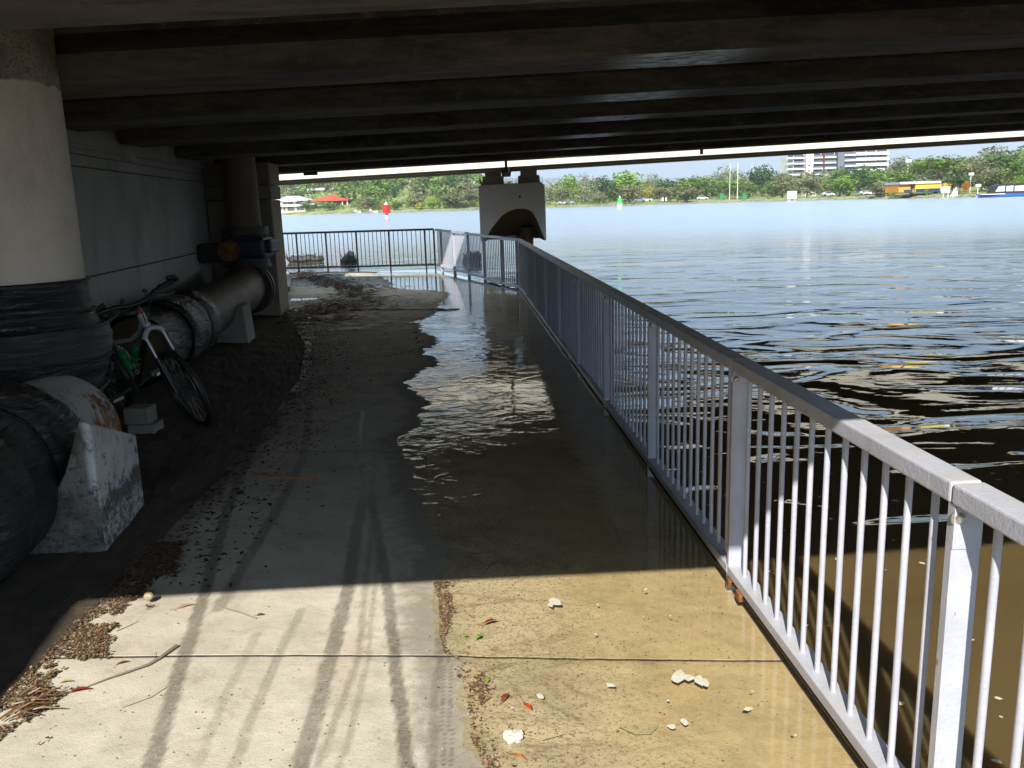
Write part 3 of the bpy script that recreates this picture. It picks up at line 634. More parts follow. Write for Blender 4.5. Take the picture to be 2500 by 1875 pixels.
for i in range(nseg):
    fs += [(i, i + 1, k + i + 1, k + i), (2 * k + i, 3 * k + i, 3 * k + i + 1, 2 * k + i + 1), (i, 2 * k + i, 2 * k + i + 1, i + 1)]
fs += [(0, k, 3 * k, 2 * k)]
bl.add(V0, fs); bl.build('concrete_block', M['block'], bevel=.015, label='rough concrete saddle block with peeling white paint under the near black-wrapped pipe', cat='block')
sb = MB(); sb.box(-2.78, -2.58, 5.95, 6.12, .0, .13); sb.build('concrete_block', M['plinth'], bevel=.01, label='small squared concrete block on the ground behind the peeling white block', cat='block')
sb = MB(); sb.box(-2.80, -2.62, 5.96, 6.12, .132, .25); sb.build('concrete_block', M['plinth'], bevel=.01, label='small pale block stacked on the ground block under the bicycle cranks', cat='block')

# ------------------------------------------------------------------ far riser with valve, and its horizontal pipe
FC = Vector((-3.86, 12.45, 0)); fr0 = at(598, 600, 12.4); FC.x = fr0.x
fp = empty('water_main', (FC.x, FC.y, 0), label='far brown riser pipe with a blue valve, bending into a pipe that runs behind the bicycle', cat='pipe')
def PF(o): o.matrix_parent_inverse = Matrix.Translation((-FC.x, -FC.y, 0)); return o
zz_ = lambda py: at(600, py, 12.2).z
def fcyl(z0, z1, r, mat, name, n=24, r1=None, sm=True):
    mb = MB(); mb.tube([(FC.x, FC.y, z0), (FC.x, FC.y, z1)], [r, r1 if r1 else r], n); return PF(mb.build(name, M[mat], fp, smooth=sm))
fcyl(zz_(560), 2.46, .245, 'riser_far', 'riser', r1=.232)
fcyl(zz_(575), zz_(553), .33, 'iron', 'flange'); fcyl(zz_(590), zz_(578), .33, 'iron', 'flange')
mb = MB()
for zf in (zz_(564), zz_(584)):
    for k in range(12):
        a = 2 * PI * k / 12; mb.tube([(FC.x + .3 * math.cos(a), FC.y + .3 * math.sin(a), zf - .05), (FC.x + .3 * math.cos(a), FC.y + .3 * math.sin(a), zf + .05)], .02, 6)
PF(mb.build('flange_bolts', M['iron'], fp, kind='stuff'))
mb = MB(); mb.box(FC.x - .12, FC.x + .36, FC.y - .36, FC.y + .2, zz_(632), zz_(580)); PF(mb.build('valve_body', M['blue'], fp, bevel=.05))
mb = MB(); mb.box(FC.x + .34, FC.x + .45, FC.y - .3, FC.y + .1, zz_(620), zz_(586)); PF(mb.build('valve_cover', M['blue'], fp, bevel=.03))
mb = MB(); mb.box(FC.x - .62, FC.x - .18, FC.y - .34, FC.y + .1, zz_(640), zz_(592)); PF(mb.build('gearbox', M['iron'], fp, bevel=.06))
mb = MB(); mb.tube([(FC.x - .14, FC.y - .46, zz_(610)), (FC.x - .14, FC.y - .34, zz_(610))], [.13, .16], 18); PF(mb.build('valve_hub', M['rust'], fp, smooth=True))
fcyl(zz_(655), zz_(632), .34, 'iron', 'flange', r1=.3); fcyl(zz_(690), zz_(652), .27, 'rust', 'pipe_collar', r1=.2)
# horizontal pipe : from elbow down to the near end behind the bike
h0 = Vector((FC.x + .02, FC.y - .1, .54)); h1 = Vector((-3.36, 7.6, .42))
hp = [Vector((FC.x, FC.y, zz_(672))), Vector((FC.x, FC.y - .1, .68)), h0 + Vector((0, -.25, .02)), h0 + (h1 - h0) * .12, h1]
mb = MB(); mb.tube(hp, [.25, .28, .29, .29, .29], 28); PF(mb.build('elbow_pipe', M['rust_pipe'], fp, smooth=True))
dH = (h1 - h0).normalized(); sH = dH.cross(Z_).normalized()
def hring(s0, s1, rf, mat, name, wob=0, seed=0, n=20):
    rr = random.Random(seed); ph = [(rr.uniform(0, 6), rr.randint(2, 8), rr.uniform(3, 18)) for _ in range(6)]
    mb = rings(lambda s: (h0 + dH * (s0 + (s1 - s0) * s), sH, Z_, rf(s)), n, 40, lambda s, a: wob * sum(math.sin(k * a + p + q * s) for p, k, q in ph) / 6)
    return PF(mb.build(name, M[mat], fp, smooth=True))
mb = MB(); mb.tube([h0 + dH * -.02 + sH * 0, h0 + dH * .08], .37, 28); PF(mb.build('flange', M['iron'], fp, smooth=True))
mb = MB(); mb.tube([h0 + dH * .14, h0 + dH * .2], .36, 28); PF(mb.build('flange', M['iron'], fp, smooth=True))
hring(3.15, 3.5, lambda s: .37 - .03 * (2 * s - 1) ** 4, 'wrap', 'flange_wrap', .03, 5)
hring(3.5, 3.85, lambda s: .34 + .02 * math.sin(s * 3), 'wrap', 'plastic_wrap', .04, 6)
hring(3.83, 4.2, lambda s: .38 - .03 * (2 * s - 1) ** 4, 'wrap', 'flange_wrap', .03, 7)
hring(4.2, 4.85, lambda s: .33, 'wrap', 'plastic_wrap', .04, 8)
mb = MB(); pA = at(618, 842, 10.4); xr = pA.x
prof = [(xr - .62, -.05), (xr, -.05), (xr - .04, .50), (xr - .14, .52)] + [(xr - .42 + .30 * math.cos(a), .52 - .30 * math.sin(a)) for a in np.linspace(.5, PI - .5, 8)] + [(xr - .9, .5), (xr - .95, -.05)]
mb.prism(prof, lambda u, v, s: (u - .08 * (s - 10.4), s, v), 10.2, 10.62)
mb.build('pipe_plinth', M['plinth'], bevel=.012, label='pale grey concrete plinth cradling the far horizontal pipe', cat='plinth')

# ------------------------------------------------------------------ railings
def railing(name, a, b, z0a, z0b, mats, posts, label, bal_sp=.1223, back=False):
    a = Vector(a); b = Vector(b); d = (b - a).normalized(); Ln = (b - a).length; nrm = Vector((d.y, -d.x))    # towards the river
    root = empty(name, (a.x, a.y, 0), math.atan2(d.y, d.x), label=label, cat='railing')
    sl_ = (z0b - z0a) / Ln
    ms, mt = mats
    # local frame: x along, y to the left (path side), rail centre at y=-.037
    yc = -.037
    edges = [0] + list(posts) + [Ln]
    for s0, s1 in zip(edges[:-1], edges[1:]):
        if s1 - s0 < .12: continue
        zc = z0a + sl_ * (s0 + s1) / 2
        mb = MB(); mb.box(s0 + .003, s1 - .003, yc - .0375, yc + .0375, zc + .905, zc + .955); mb.build('top_rail', M[mt], root, bevel=.006)
        mb = MB(); mb.box(s0 + .003, s1 - .003, yc - .037, yc + .037, zc + .013, zc + .055); mb.build('bottom_rail', M[ms], root, bevel=.005)
        nb = max(1, round((s1 - s0) / bal_sp) - 1)
        for k in range(nb):
            s = s0 + (s1 - s0) * (k + 1) / (nb + 1)
            o = link('baluster', BAL, None if BAL.materials else M['rail'], root); o.location = (s, yc, zc + .05)
            if ms != 'rail':
                o.material_slots[0].link = 'OBJECT'; o.material_slots[0].material = M[ms]
    for s in posts:
        zc = z0a + sl_ * s
        o = link('post', POST, None if POST.materials else M['rail'], root); o.location = (s, yc, zc)
        if ms != 'rail': o.material_slots[0].link = 'OBJECT'; o.material_slots[0].material = M[ms]
        elif s < 11:
            bo = link('bolt', BOLT, M['bolt'], root); bo.location = (s - .012, yc + .02, zc + .875)
    return root
bm_ = MB(); bm_.tube([(0, 0, -.002), (0, 0, .004), (0, 0, .0045), (0, 0, .856)], [.016, .015, .0095, .0095], 12, True); BAL = bm_.mesh('baluster', True); BAL.materials.append(M['rail'])
pm = MB(); pm.box(-.012, .012, -.034, .034, -.18, .9049); pm.box(.012, .036, -.0365, -.0305, .05, .90); pm.box(-.0155, -.0125, -.034, .034, .80, .90); POST = pm.mesh('post'); POST.materials.append(M['rail'])
bo_ = MB(); bo_.tube([(0, 0, 0), (-.006, 0, 0), (-.012, 0, 0), (-.016, 0, 0)], [.013, .013, .009, .004], 10); bo_.tube([(.0, 0, -.0), (-.003, 0, 0)], .022, 14); BOLT = bo_.mesh('bolt', True); BOLT.materials.append(M['bolt'])
a0 = (Fx(-1.4), -1.4); d0 = math.hypot(1, .0545)
posts = [(y + 1.4) * d0 for y in [.24 - 1.59 + 1.59 * k for k in range(1, 12)] if y < 16.2]
r1 = railing('railing', a0, (K1.x, K1.y), .0, .0, ('rail', 'toprail'), posts, 'long pale grey metal railing with round balusters along the river side of the flooded path')
L2 = (K2 - K1).length
r2 = railing('railing', (K1.x, K1.y), (K2.x, K2.y), .0, .10, ('rail', 'toprail'), [.012] + [L2 * f for f in (.17, .36, .55, .74, .93)], 'middle length of grey railing bending left in front of the white pier', .11)
a3 = K2; L3 = (K3 - K2).length
fpx = [1042, 954, 873, 797, 723]
posts3 = [.03] + [ (at(p, 650, 22.3).x - K2.x) / (K3.x - K2.x) * L3 for p in fpx] + [L3 - .02]
r3 = railing('railing', (K2.x, K2.y), (K3.x, K3.y), .11, .11, ('rail_shaded', 'rail_shaded'), posts3, 'far railing in shade-darkened green crossing the end of the path above the open river', .115)
# rusty packers under the rail joint
r1i = (Matrix.Translation((a0[0], a0[1], 0)) @ Matrix.Rotation(r1.rotation_euler.z, 4, 'Z')).inverted()
for ya, yb in ((3.34, 3.42), (3.2, 3.29)):
    mb = MB(); mb.box(Fx(yb) - .008, Fx(yb) + .012, ya + .02, yb - .02, -.02, .0125); o = mb.build('rust_shim', M['rust'], r1); o.matrix_parent_inverse = r1i

# ================================================================== BICYCLE
M['bwhite'] = simple('white_frame_paint', (.62, .62, .62), .3, .1, 5)
M['bblack'] = simple('black_frame_paint', (.02, .02, .02), .3, .2, 5)
M['alu'] = simple('brushed_aluminium', (.55, .55, .55), .35, .2, 10, metal=.9)
M['bred'] = simple('red_anodised', (.55, .03, .02), .35, .1, 5)
M['bgreen'] = simple('green_bottle_plastic', (.02, .36, .12), .35, .15, 5)
M['lever'] = simple('grey_lever', (.10, .10, .10), .4, .2, 5)
BO = Vector((-2.924, 6.671, 0)); th, ln, stg = -.605, .25, .21
bf = Vector((math.cos(th), math.sin(th), 0)); bn = Vector((math.sin(th), -math.cos(th), 0)); bn2 = bn * math.cos(ln) - Z_ * math.sin(ln); bu = Z_ * math.cos(ln) + bn * math.sin(ln)
def BW(p): return BO + bf * p[0] + bn2 * p[1] + bu * p[2]
def BS(p):
    a = math.radians(71); ax = Vector((-math.cos(a), 0, math.sin(a))); o = Vector((.475, 0, .8)); r = Vector(p) - o
    # handedness of (u, v, w) is mirrored, so rotate by the cross product explicitly
    c, s = math.cos(stg), math.sin(stg); q = r * c + ax.cross(r) * s + ax * (ax.dot(r)) * (1 - c); return BW(o + q)
bike = empty('bicycle', BO, label='mountain bicycle with white and black frame leaning beside the near riser pipe, two green bottles', cat='bicycle')
Binv = Matrix.Translation(-BO)
def bp(mb, name, mat, parent=None, smooth=True, **kw):
    mb_f = mb.build(name, M[mat], parent or bike, smooth=smooth, **kw)
    if parent is None: mb_f.matrix_parent_inverse = Binv
    return mb_f
def bt(T, segs, r, name, mat, parent=None, n=12, **kw):
    mb = MB(); mb.T = T
    for s_ in segs: mb.tube(s_, r, n)
    return bp(mb, name, mat, parent, **kw)
bt(BW, [[(-.12, 0, .66), (.15, 0, .70), (.33, 0, .78), (.425, 0, .875)]], [.017, .017, .02, .026], 'top_tube', 'bwhite')
bt(BW, [[(0, 0, .30), (.2, 0, .53), (.38, 0, .745), (.45, 0, .825)]], [.026, .030, .030, .028], 'down_tube', 'bblack')
bt(BW, [[(0, 0, .30), (-.14, 0, .72)]], .018, 'seat_tube', 'bblack')
bt(BW, [[(.455, 0, .80), (.415, 0, .925)]], .029, 'head_tube', 'bwhite')
bt(BW, [[(.412, 0, .927), (.405, 0, .955)]], .024, 'headset_spacer', 'bred')
for s in (-1, 1):
    bt(BW, [[(0, .03 * s, .30), (-.2, .05 * s, .31), (-.43, .065 * s, .335)]], .011, 'chain_stay', 'bblack')
    bt(BW, [[(-.125, .02 * s, .665), (-.43, .065 * s, .335)]], .009, 'seat_stay', 'bwhite')
bt(BW, [[(-.14, 0, .70), (-.185, 0, .86)]], .014, 'seat_post', 'bblack')
mb = MB(); mb.T = BW; mb.add([(-.33, -.075, .885), (-.33, .075, .885), (-.2, .05, .88), (-.05, .018, .875), (-.05, -.018, .875), (-.2, -.05, .88), (-.33, -.06, .855), (-.33, .06, .855), (-.2, .035, .85), (-.06, .012, .86), (-.06, -.012, .86), (-.2, -.035, .85)],
    [(0, 1, 2, 5), (5, 2, 3, 4), (0, 6, 7, 1), (1, 7, 8, 2), (2, 8, 9, 3), (3, 9, 10, 4), (4, 10, 11, 5), (5, 11, 6, 0), (6, 11, 8, 7), (11, 10, 9, 8)])
bp(mb, 'saddle', 'bblack', smooth=False)
# fork
bt(BS, [[(.50, -.075, .765), (.505, -.055, .80), (.475, -.02, .815), (.475, .02, .815), (.505, .055, .80), (.50, .075, .765)]], .020, 'fork_crown', 'bwhite')
for s in (-1, 1):
    bt(BS, [[(.503, .068 * s, .785), (.565, .068 * s, .60)]], .014, 'fork_stanchion', 'alu')
    fl = bt(BS, [[(.558, .068 * s, .62), (.60, .068 * s, .50), (.645, .066 * s, .335)]], [.021, .019, .016], 'fork_leg', 'bblack')
def wheel(T, cx, cz, name):
    root = empty(name); root.parent = bike; root.matrix_parent_inverse = Binv
    R_ = .315; n = 48
    def ringpts(R, v=0): return [(cx + R * math.cos(2 * PI * k / n), v, cz + R * math.sin(2 * PI * k / n)) for k in range(n + 1)]
    for nm, R, r, mt in (('tyre', R_, .025, 'black'), ('rim', R_ - .033, .011, 'bblack')):
        mb = MB(); mb.T = T; mb.tube(ringpts(R), r, 8, False); o = mb.build(nm, M[mt], root, smooth=True)
    mb = MB(); mb.T = T
    for k in range(28):
        a = 2 * PI * k / 28; s = 1 if k % 2 else -1
        mb.tube([(cx + .02 * math.cos(a + .6 * s), .028 * s, cz + .02 * math.sin(a + .6 * s)), (cx + (R_ - .035) * math.cos(a), 0, cz + (R_ - .035) * math.sin(a))], .0013, 4)
    mb.build('spokes', M['alu'], root, kind='stuff')
    mb = MB(); mb.T = T; mb.tube([(cx, -.055, cz), (cx, .055, cz)], .018, 10); mb.build('hub', M['bblack'], root, smooth=True)
    mb = MB(); mb.T = T; mb.tube([(cx, -.045, cz), (cx, -.043, cz)], .08, 24); mb.build('brake_disc', M['alu'], root)
wheel(BS, .645, .335, 'front_wheel'); wheel(BW, -.43, .335, 'rear_wheel')
bt(BW, [[(0, .045, .30), (0, .049, .30)]], .085, 'chainring', 'lever', n=32)
bt(BW, [[(0, -.05, .30), (0, .06, .30)]], .022, 'bottom_bracket', 'bblack')
bt(BW, [[(0, .065, .30), (-.15, .075, .225)]], .011, 'crank', 'alu'); bt(BW, [[(0, -.065, .30), (.15, -.075, .375)]], .011, 'crank', 'alu')
for c_, s in (((-.15, .225), 1), ((.15, .375), -1)):
    mb = MB(); mb.T = BW; mb.box(c_[0] - .045, c_[0] + .045, min(.08 * s, .17 * s), max(.08 * s, .17 * s), c_[1] - .012, c_[1] + .012); bp(mb, 'pedal', 'alu', smooth=False)
bt(BW, [[(-.43, .05, .37), (0, .05, .385)], [(-.43, .05, .295), (0, .05, .215)]], .005, 'chain', 'lever', n=6)
bt(BS, [[(.405, 0, .955), (.40, 0, .99)], [(.395, 0, .985), (.455, 0, 1.015)]], .021, 'stem', 'bblack')
hb = bt(BS, [[(.455, 0, 1.015), (.45, .06, 1.018), (.425, .16, 1.045), (.40, .32, 1.05)], [(.455, 0, 1.015), (.45, -.06, 1.018), (.425, -.16, 1.045), (.40, -.32, 1.05)]], .0155, 'handlebar', 'bblack')
for s in (-1, 1):
    bt(BS, [[(.408, .20 * s, 1.048), (.40, .32 * s, 1.05)]], .0205, 'grip', 'black')
    bt(BS, [[(.40, .322 * s, 1.05), (.43, .335 * s, 1.06), (.49, .33 * s, 1.085), (.53, .29 * s, 1.11), (.53, .24 * s, 1.12)]], .0165, 'bar_end', 'black')
    bt(BS, [[(.43, .13 * s, 1.035), (.46, .145 * s, 1.02)], [(.46, .14 * s, 1.02), (.50, .20 * s, 1.0), (.49, .27 * s, .995)]], .009, 'brake_lever', 'lever', n=8)
    bt(BS, [[(.44, .10 * s, 1.05), (.44, .08 * s, 1.085)]], .013, 'shifter', 'black')
    bt(BS, [[(.46, .14 * s, 1.02), (.53, .08 * s, 1.03), (.52, .02 * s, .96), (.47, .01 * s, .86)]], .004, 'cable', 'black', n=6)
mb = MB(); mb.T = BS
mb.tube([(.43, -.10, 1.05), (.43, -.10, 1.062), (.43, -.10, 1.075)], [.022, .02, .008], 14); bp(mb, 'bell', 'alu')
# lettering on the down tube, drive side
cu_ = bpy.data.curves.new('lettering', 'FONT'); cu_.body = 'GIANT'; cu_.size = .072; cu_.extrude = .001; cu_.shear = .25; cu_.space_character = 1.0
tmp = bpy.data.objects.new('tmp', cu_); C.objects.link(tmp); bpy.context.view_layer.update()
tm = bpy.data.meshes.new_from_object(tmp); C.objects.unlink(tmp); bpy.data.objects.remove(tmp)
dt = Vector((.38, 0, .445)).normalized(); dq = Vector((-dt.z, 0, dt.x))
xs = [v.co.x for v in tm.vertices]; w_ = max(xs)
for v in tm.vertices:
    a_ = .16 + v.co.x / w_ * .27; b_ = (v.co.y - .026) * .85
    p = Vector((0, 0, .30)) + dt * a_ + dq * b_ + Vector((0, math.sqrt(max(.0, .0305 ** 2 - b_ ** 2)) + .0012 + v.co.z, 0))
    v.co = BW(p)
lt = link('lettering', tm, M['bwhite'], bike); lt.matrix_parent_inverse = Binv
def bottle(a, d, label):
    a = Vector(a); d = Vector(d).normalized(); mb = MB(); mb.T = BW
    mb.tube([a, a + d * .006, a + d * .07, a + d * .085, a + d * .10, a + d * .15, a + d * .165, a + d * .172], [.030, .036, .036, .033, .036, .036, .028, .02], 18)
    o = mb.build('drink_bottle', M['bgreen'], smooth=True); tag(o, label, 'bottle', 'green bottles in the bicycle cages')
    mb = MB(); mb.T = BW; mb.tube([a + d * .17, a + d * .185, a + d * .19, a + d * .205], [.024, .022, .010, .009], 12); mb.build('cap', M['alu'], o, smooth=True)
    mb = MB(); mb.T = BW; n = 14; y_ = Vector((0, 1, 0)); x_ = d.cross(y_)
    mb.tube([a + d * .085 + (x_ * math.cos(2 * PI * k / n) + y_ * math.sin(2 * PI * k / n)) * .037 for k in range(n + 1)], .0025, 5, False); bp(mb, 'bottle_cage', 'bblack')
uq = Vector((-dt.z, 0, dt.x))
bottle(Vector((0, 0, .30)) + dt * .24 + uq * .068, dt, 'green drink bottle held upright against the lettered down tube')
sd_ = Vector((-.14, 0, .42)).normalized(); su = Vector((sd_.z, 0, -sd_.x))
bottle(Vector((0, 0, .30)) + sd_ * .13 + su * .06, sd_, 'green drink bottle held on the seat tube, nearer the riser pipe')

# ================================================================== DEBRIS
def dz(x, y): return float(deck_z(np.array([x]), np.array([y]))[0])
nr = np.random.RandomState(5)
def chips(name, X, Y, Z, size, mat, aspect=2.2, lift=.3, **kw):
    n = len(X); a = nr.uniform(0, 2 * PI, n); s = size * nr.uniform(.45, 1.4, n); l = s; wd = s / (aspect * nr.uniform(.6, 1.5, n))
    tx = nr.uniform(-lift, lift, n); V = np.zeros((n, 4, 3))
    ca, sa_ = np.cos(a), np.sin(a)
    for i, (p, q, h) in enumerate(((-.5, 0, 0), (0, -.5, .25), (.5, 0, 0), (0, .5, .25))):
        V[:, i, 0] = X + p * l * ca - q * wd * sa_; V[:, i, 1] = Y + p * l * sa_ + q * wd * ca; V[:, i, 2] = Z + h * wd + p * l * tx + np.abs(l * tx) * .5 + .0015
    me = bpy.data.meshes.new(name); n4 = n * 4
    me.vertices.add(n4); me.vertices.foreach_set('co', V.astype(np.float32).ravel())
    me.loops.add(n4); me.loops.foreach_set('vertex_index', np.arange(n4, dtype=np.int32))
    me.polygons.add(n); me.polygons.foreach_set('loop_start', np.arange(0, n4, 4, dtype=np.int32)); me.polygons.foreach_set('loop_total', np.full(n, 4, np.int32)); me.update(calc_edges=True)
    return link(name, me, M[mat], kind='stuff', **kw)
def dzv(X, Y):
    z = deck_z(X, Y); l = np.interp(Y, LY, LX)
    return np.where(X < l, .02, z)
# sunny strip of litter along the left edge
n = 26000; Y = nr.uniform(2.0, 3.9, n); l = np.interp(Y, LY, LX); X = l + .20 - np.abs(nr.normal(0, .13, n)) + fbm(Y * 3, Y * 0, 3) * .14 + .06 * nr.randn(n) * .3
keep = fbm(X * 9, Y * 9, 61) > -.17 + (X - l - .05) * 1.4; X, Y = X[keep], Y[keep]
chips('leaf_litter', X, Y, np.maximum(dzv(X, Y), 0) + nr.uniform(0, .012, len(X)), .013, 'litter')
# strand line by the water
n = 17000; Y = nr.uniform(1.9, 3.45, n); W = np.interp(Y, WY, WX); X = W + np.abs(nr.normal(.0, 1., n)) * np.clip(.035 + fbm(Y * 3.2, Y * 0 + 9, 77, 3) * .16, .008, .10) + .008
dens = fbm(X * 16, Y * 11, 71, 4) + fbm(Y * 4.5, Y * 0 + 3, 72, 3) * .9; keep = (dens + nr.randn(n) * .05 > .03); keep |= (nr.rand(n) < .04); X, Y = X[keep], Y[keep]
chips('strand_litter', X, Y, np.maximum(deck_z(X, Y), .001), .012, 'litter')
# little dark specks all over the near path, and under the shallow water
n = 9000; Y = nr.uniform(1.9, 6.5, n); X = nr.uniform(-1.7, .85, n); W = np.interp(Y, WY, WX); keep = (nr.rand(n) < np.where(X > W, .9, .28)) & (fbm(X * 2.4, Y * 2.4, 93, 4) + nr.randn(n) * .1 > -.06); X, Y = X[keep], Y[keep]; chips('bark_specks', X, Y, deck_z(X, Y), .0068, 'wetlit', 1.7, .1)
n = 5000; Y = nr.uniform(3.4, 13, n); l = np.interp(Y, LY, LX); X = l + nr.normal(0, .28, n); chips('edge_litter', X, Y, dzv(X, Y), .03, 'wetlit')
# big raft of sticks and reeds further along
P_ = np.array([(-5.4, 21.8), (-4.7, 20.2), (-3.7, 18.1), (-2.9, 16.4), (-2.75, 14.6), (-3.1, 13.2), (-2.8, 12.0)])
n = 5200; tt = nr.uniform(0, len(P_) - 1.001, n); i_ = tt.astype(int); fr_ = tt - i_
cx = P_[i_, 0] * (1 - fr_) + P_[i_ + 1, 0] * fr_; cy = P_[i_, 1] * (1 - fr_) + P_[i_ + 1, 1] * fr_
X = cx + nr.normal(0, .30, n) + nr.exponential(.25, n) * (nr.rand(n) < .3); Y = cy + nr.normal(0, .35, n)
keep = fbm(X * 2.2, Y * 2.2, 81) > -.07; X, Y = X[keep], Y[keep]
chips('reed_raft', X, Y, np.maximum(dzv(X, Y), 0) + nr.uniform(0, .05, len(X)), .15, 'wetlit', 7, .25)
n = 900; Y = nr.uniform(12.8, 13.6, n) ; X = nr.uniform(-2.6, -.8, n); Y = 13.42 + nr.normal(0, .05, n); chips('joint_litter', X, Y, np.maximum(dzv(X, Y), 0), .05, 'wetlit', 4)
n = 250; Y = nr.uniform(9, 21, n); X = np.interp(Y, WY, WX) - nr.uniform(.1, 2.5, n); chips('loose_reeds', X, Y, np.maximum(dzv(X, Y), 0), .10, 'wetlit', 6)
M['litter_shell'] = simple('shell', (.50, .40, .26), .6, .4, 60)
# foam flecks
M['foam'] = simple('white_foam', (.60, .56, .46), .6, .15, 90)
def blobs(name, pts, mat, z, **kw):
    mb = MB()
    for x, y, r in pts:
        k = 9; a0_ = rnd.uniform(0, 6); el = rnd.uniform(1, 2.2); an = rnd.uniform(0, 6); vs = [(x, y, z + r * .03)]
        for i in range(k):
            a = 2 * PI * i / k; rr = r * rnd.uniform(.65, 1.15); u, v = rr * el * math.cos(a), rr * math.sin(a); vs.append((x + u * math.cos(an) - v * math.sin(an), y + u * math.sin(an) + v * math.cos(an), z))
        mb.add(vs, [(0, i + 1, (i + 1) % k + 1) for i in range(k)])
    return mb.build(name, M[mat], **kw)
fl = []
for _ in range(330):
    y = rnd.uniform(1.8, 9); x = Fx(y) + .15 + rnd.random() ** 1.3 * 4.5; fl.append((x, y, rnd.uniform(.003, .011)))
blobs('river_foam', fl, 'foam', .003, kind='stuff')
fl = [(rnd.uniform(-.25, .85), rnd.uniform(2.1, 6.5), rnd.uniform(.002, .006)) for _ in range(50)]
fl += [(rnd.uniform(-.5, .2), rnd.uniform(9, 16), rnd.uniform(.01, .03)) for _ in range(60)]
blobs('path_foam', fl, 'foam', .003, kind='stuff')
def foam(x, y, parts, label):
    o = blobs('foam_patch', [(x + a, y + b, r) for a, b, r in parts], 'foam', .004); tag(o, label, 'foam', 'foam patches on the flooded path')
foam(.57, 2.63, [(-.035, .012, .026), (0, 0, .02), (.035, -.02, .022), (.05, -.03, .014)], 'largest ragged white foam patch floating on the sunlit shallow water')
foam(.148, 3.23, [(0, 0, .022), (-.02, -.03, .014)], 'round white foam blob just in front of the shadow edge')
foam(.30, 2.60, [(0, 0, .012)], 'tiny foam patch between the largest foam and the litter line')
foam(.46, 2.36, [(0, 0, .014), (.045, .02, .012)], 'pair of joined foam patches nearest the bottom edge')
foam(.72, 2.44, [(0, 0, .011)], 'small squarish foam patch close to the bottom rail')
foam(.06, 2.55, [(0, 0, .012)], 'foam patch beside the bright red leaf')
# leaves, each its own thing
def leafmesh(L_, W_, col, name='leaf', curl=.12):
    mt = M.get('leaf_' + col)
    mb = MB(); n = 7; up_ = []
    for i in range(n + 1):
        t = i / n; wd = W_ * math.sin(PI * min(1, t * 1.0)) ** .8 * (1 - .25 * t); z = L_ * curl * math.sin(PI * t)
        up_.append([( (t - .5) * L_, -wd / 2, z + wd * .12), ((t - .5) * L_, 0, z), ((t - .5) * L_, wd / 2, z + wd * .12)])
    for r in up_: mb.v += [tuple(p) for p in r]
    for i in range(n):
        for j in range(2): mb.f.append((i * 3 + j, (i + 1) * 3 + j, (i + 1) * 3 + j + 1, i * 3 + j + 1))
    mb.tube([(-L_ * .5, 0, 0), (-L_ * .75, L_ * .05, .002)], [.0012, .0008], 4)
    return mb
for k, c in dict(red=(.42, .05, .02), rust=(.20, .055, .02), orange=(.42, .15, .04), green=(.16, .28, .04), brown=(.17, .09, .04), crimson=(.32, .03, .03), yellow=(.4, .33, .14)).items():
    M['leaf_' + k] = simple(k + '_leaf', c, .5, .3, 60)
def leaf_thing(x, y, ang, L_, W_, col, label, sub=False):
    mb = leafmesh(L_, W_, col); z = max(dz(x, y), 0) + .003
    o = mb.build('fallen_leaf', M['leaf_' + col], smooth=True, label=label, cat='leaf', group='fallen leaves on the path'); o.location = (x, y, z); o.rotation_euler = (rnd.uniform(-.1, .1), rnd.uniform(-.1, .1), ang)
leaf_thing(-.056, 2.545, 1.15, .052, .022, 'rust', 'pointed dark red leaf with a stem, floating left of the bright red one')
leaf_thing(.018, 2.49, -1.0, .045, .018, 'red', 'bright red leaf floating on the sunlit water')
leaf_thing(-.019, 2.235, -.5, .06, .016, 'orange', 'orange leaf in the litter at the very bottom of the picture')
leaf_thing(-1.357, 3.215, .5, .085, .013, 'orange', 'narrow orange leaf lying on dry concrete near the shadow edge')
leaf_thing(-.113, 3.07, .55, .075, .022, 'rust', 'rust brown leaf with a long stem in shallow water near the litter tip')
leaf_thing(-.155, 2.955, .9, .042, .020, 'green', 'small bright green leaf at the edge of the water, the farther one')
leaf_thing(-.205, 2.965, .2, .018, .014, 'green', 'tiny round green leaf touching the strand of litter')
leaf_thing(-.124, 2.66, -.9, .034, .030, 'green', 'rounded green leaf on the litter clump, the nearer green one')
leaf_thing(-1.484, 2.60, .25, .085, .022, 'crimson', 'dark crimson seed pod leaf beside the end of the long twig')
leaf_thing(-1.03, 3.14, .2, .035, .018, 'brown', 'curled pinkish brown leaf under the short straight stick')
leaf_thing(-1.42, 2.78, .4, .05, .012, 'brown', 'brown withered leaf crossing the slab joint by the twig')
leaf_thing(-1.56, 2.66, .1, .05, .016, 'yellow', 'yellowish withered leaf at the rim of the dirt strip')
leaf_thing(-.109, 3.6, .9, .12, .01, 'crimson', 'thin dark red leaf in the shaded water just beyond the shadow edge')
def stick(pts, r0, r1, label, mat='bark', cat='twig', extra=()):
    P3 = [(x, y, max(dz(x, y), 0) + h) for x, y, h in pts]; n = len(P3); mb = MB(); mb.tube(P3, [r0 + (r1 - r0) * k / (n - 1) for k in range(n)], 7)
    for e in extra: mb.tube([(x, y, max(dz(x, y), 0) + h) for x, y, h in e], [r0 * .6, r0 * .3], 5)
    mb.build('twig', M[mat], smooth=True, label=label, cat=cat, group='twigs on the path')
stick([(-1.476, 2.626, .004), (-1.43, 2.67, .006), (-1.37, 2.715, .008), (-1.32, 2.76, .008), (-1.30, 2.80, .008), (-1.27, 2.89, .01)], .002, .0065, 'long curved grey twig lying on the sunlit concrete', extra=[[(-1.31, 2.78, .01), (-1.335, 2.86, .004)]])
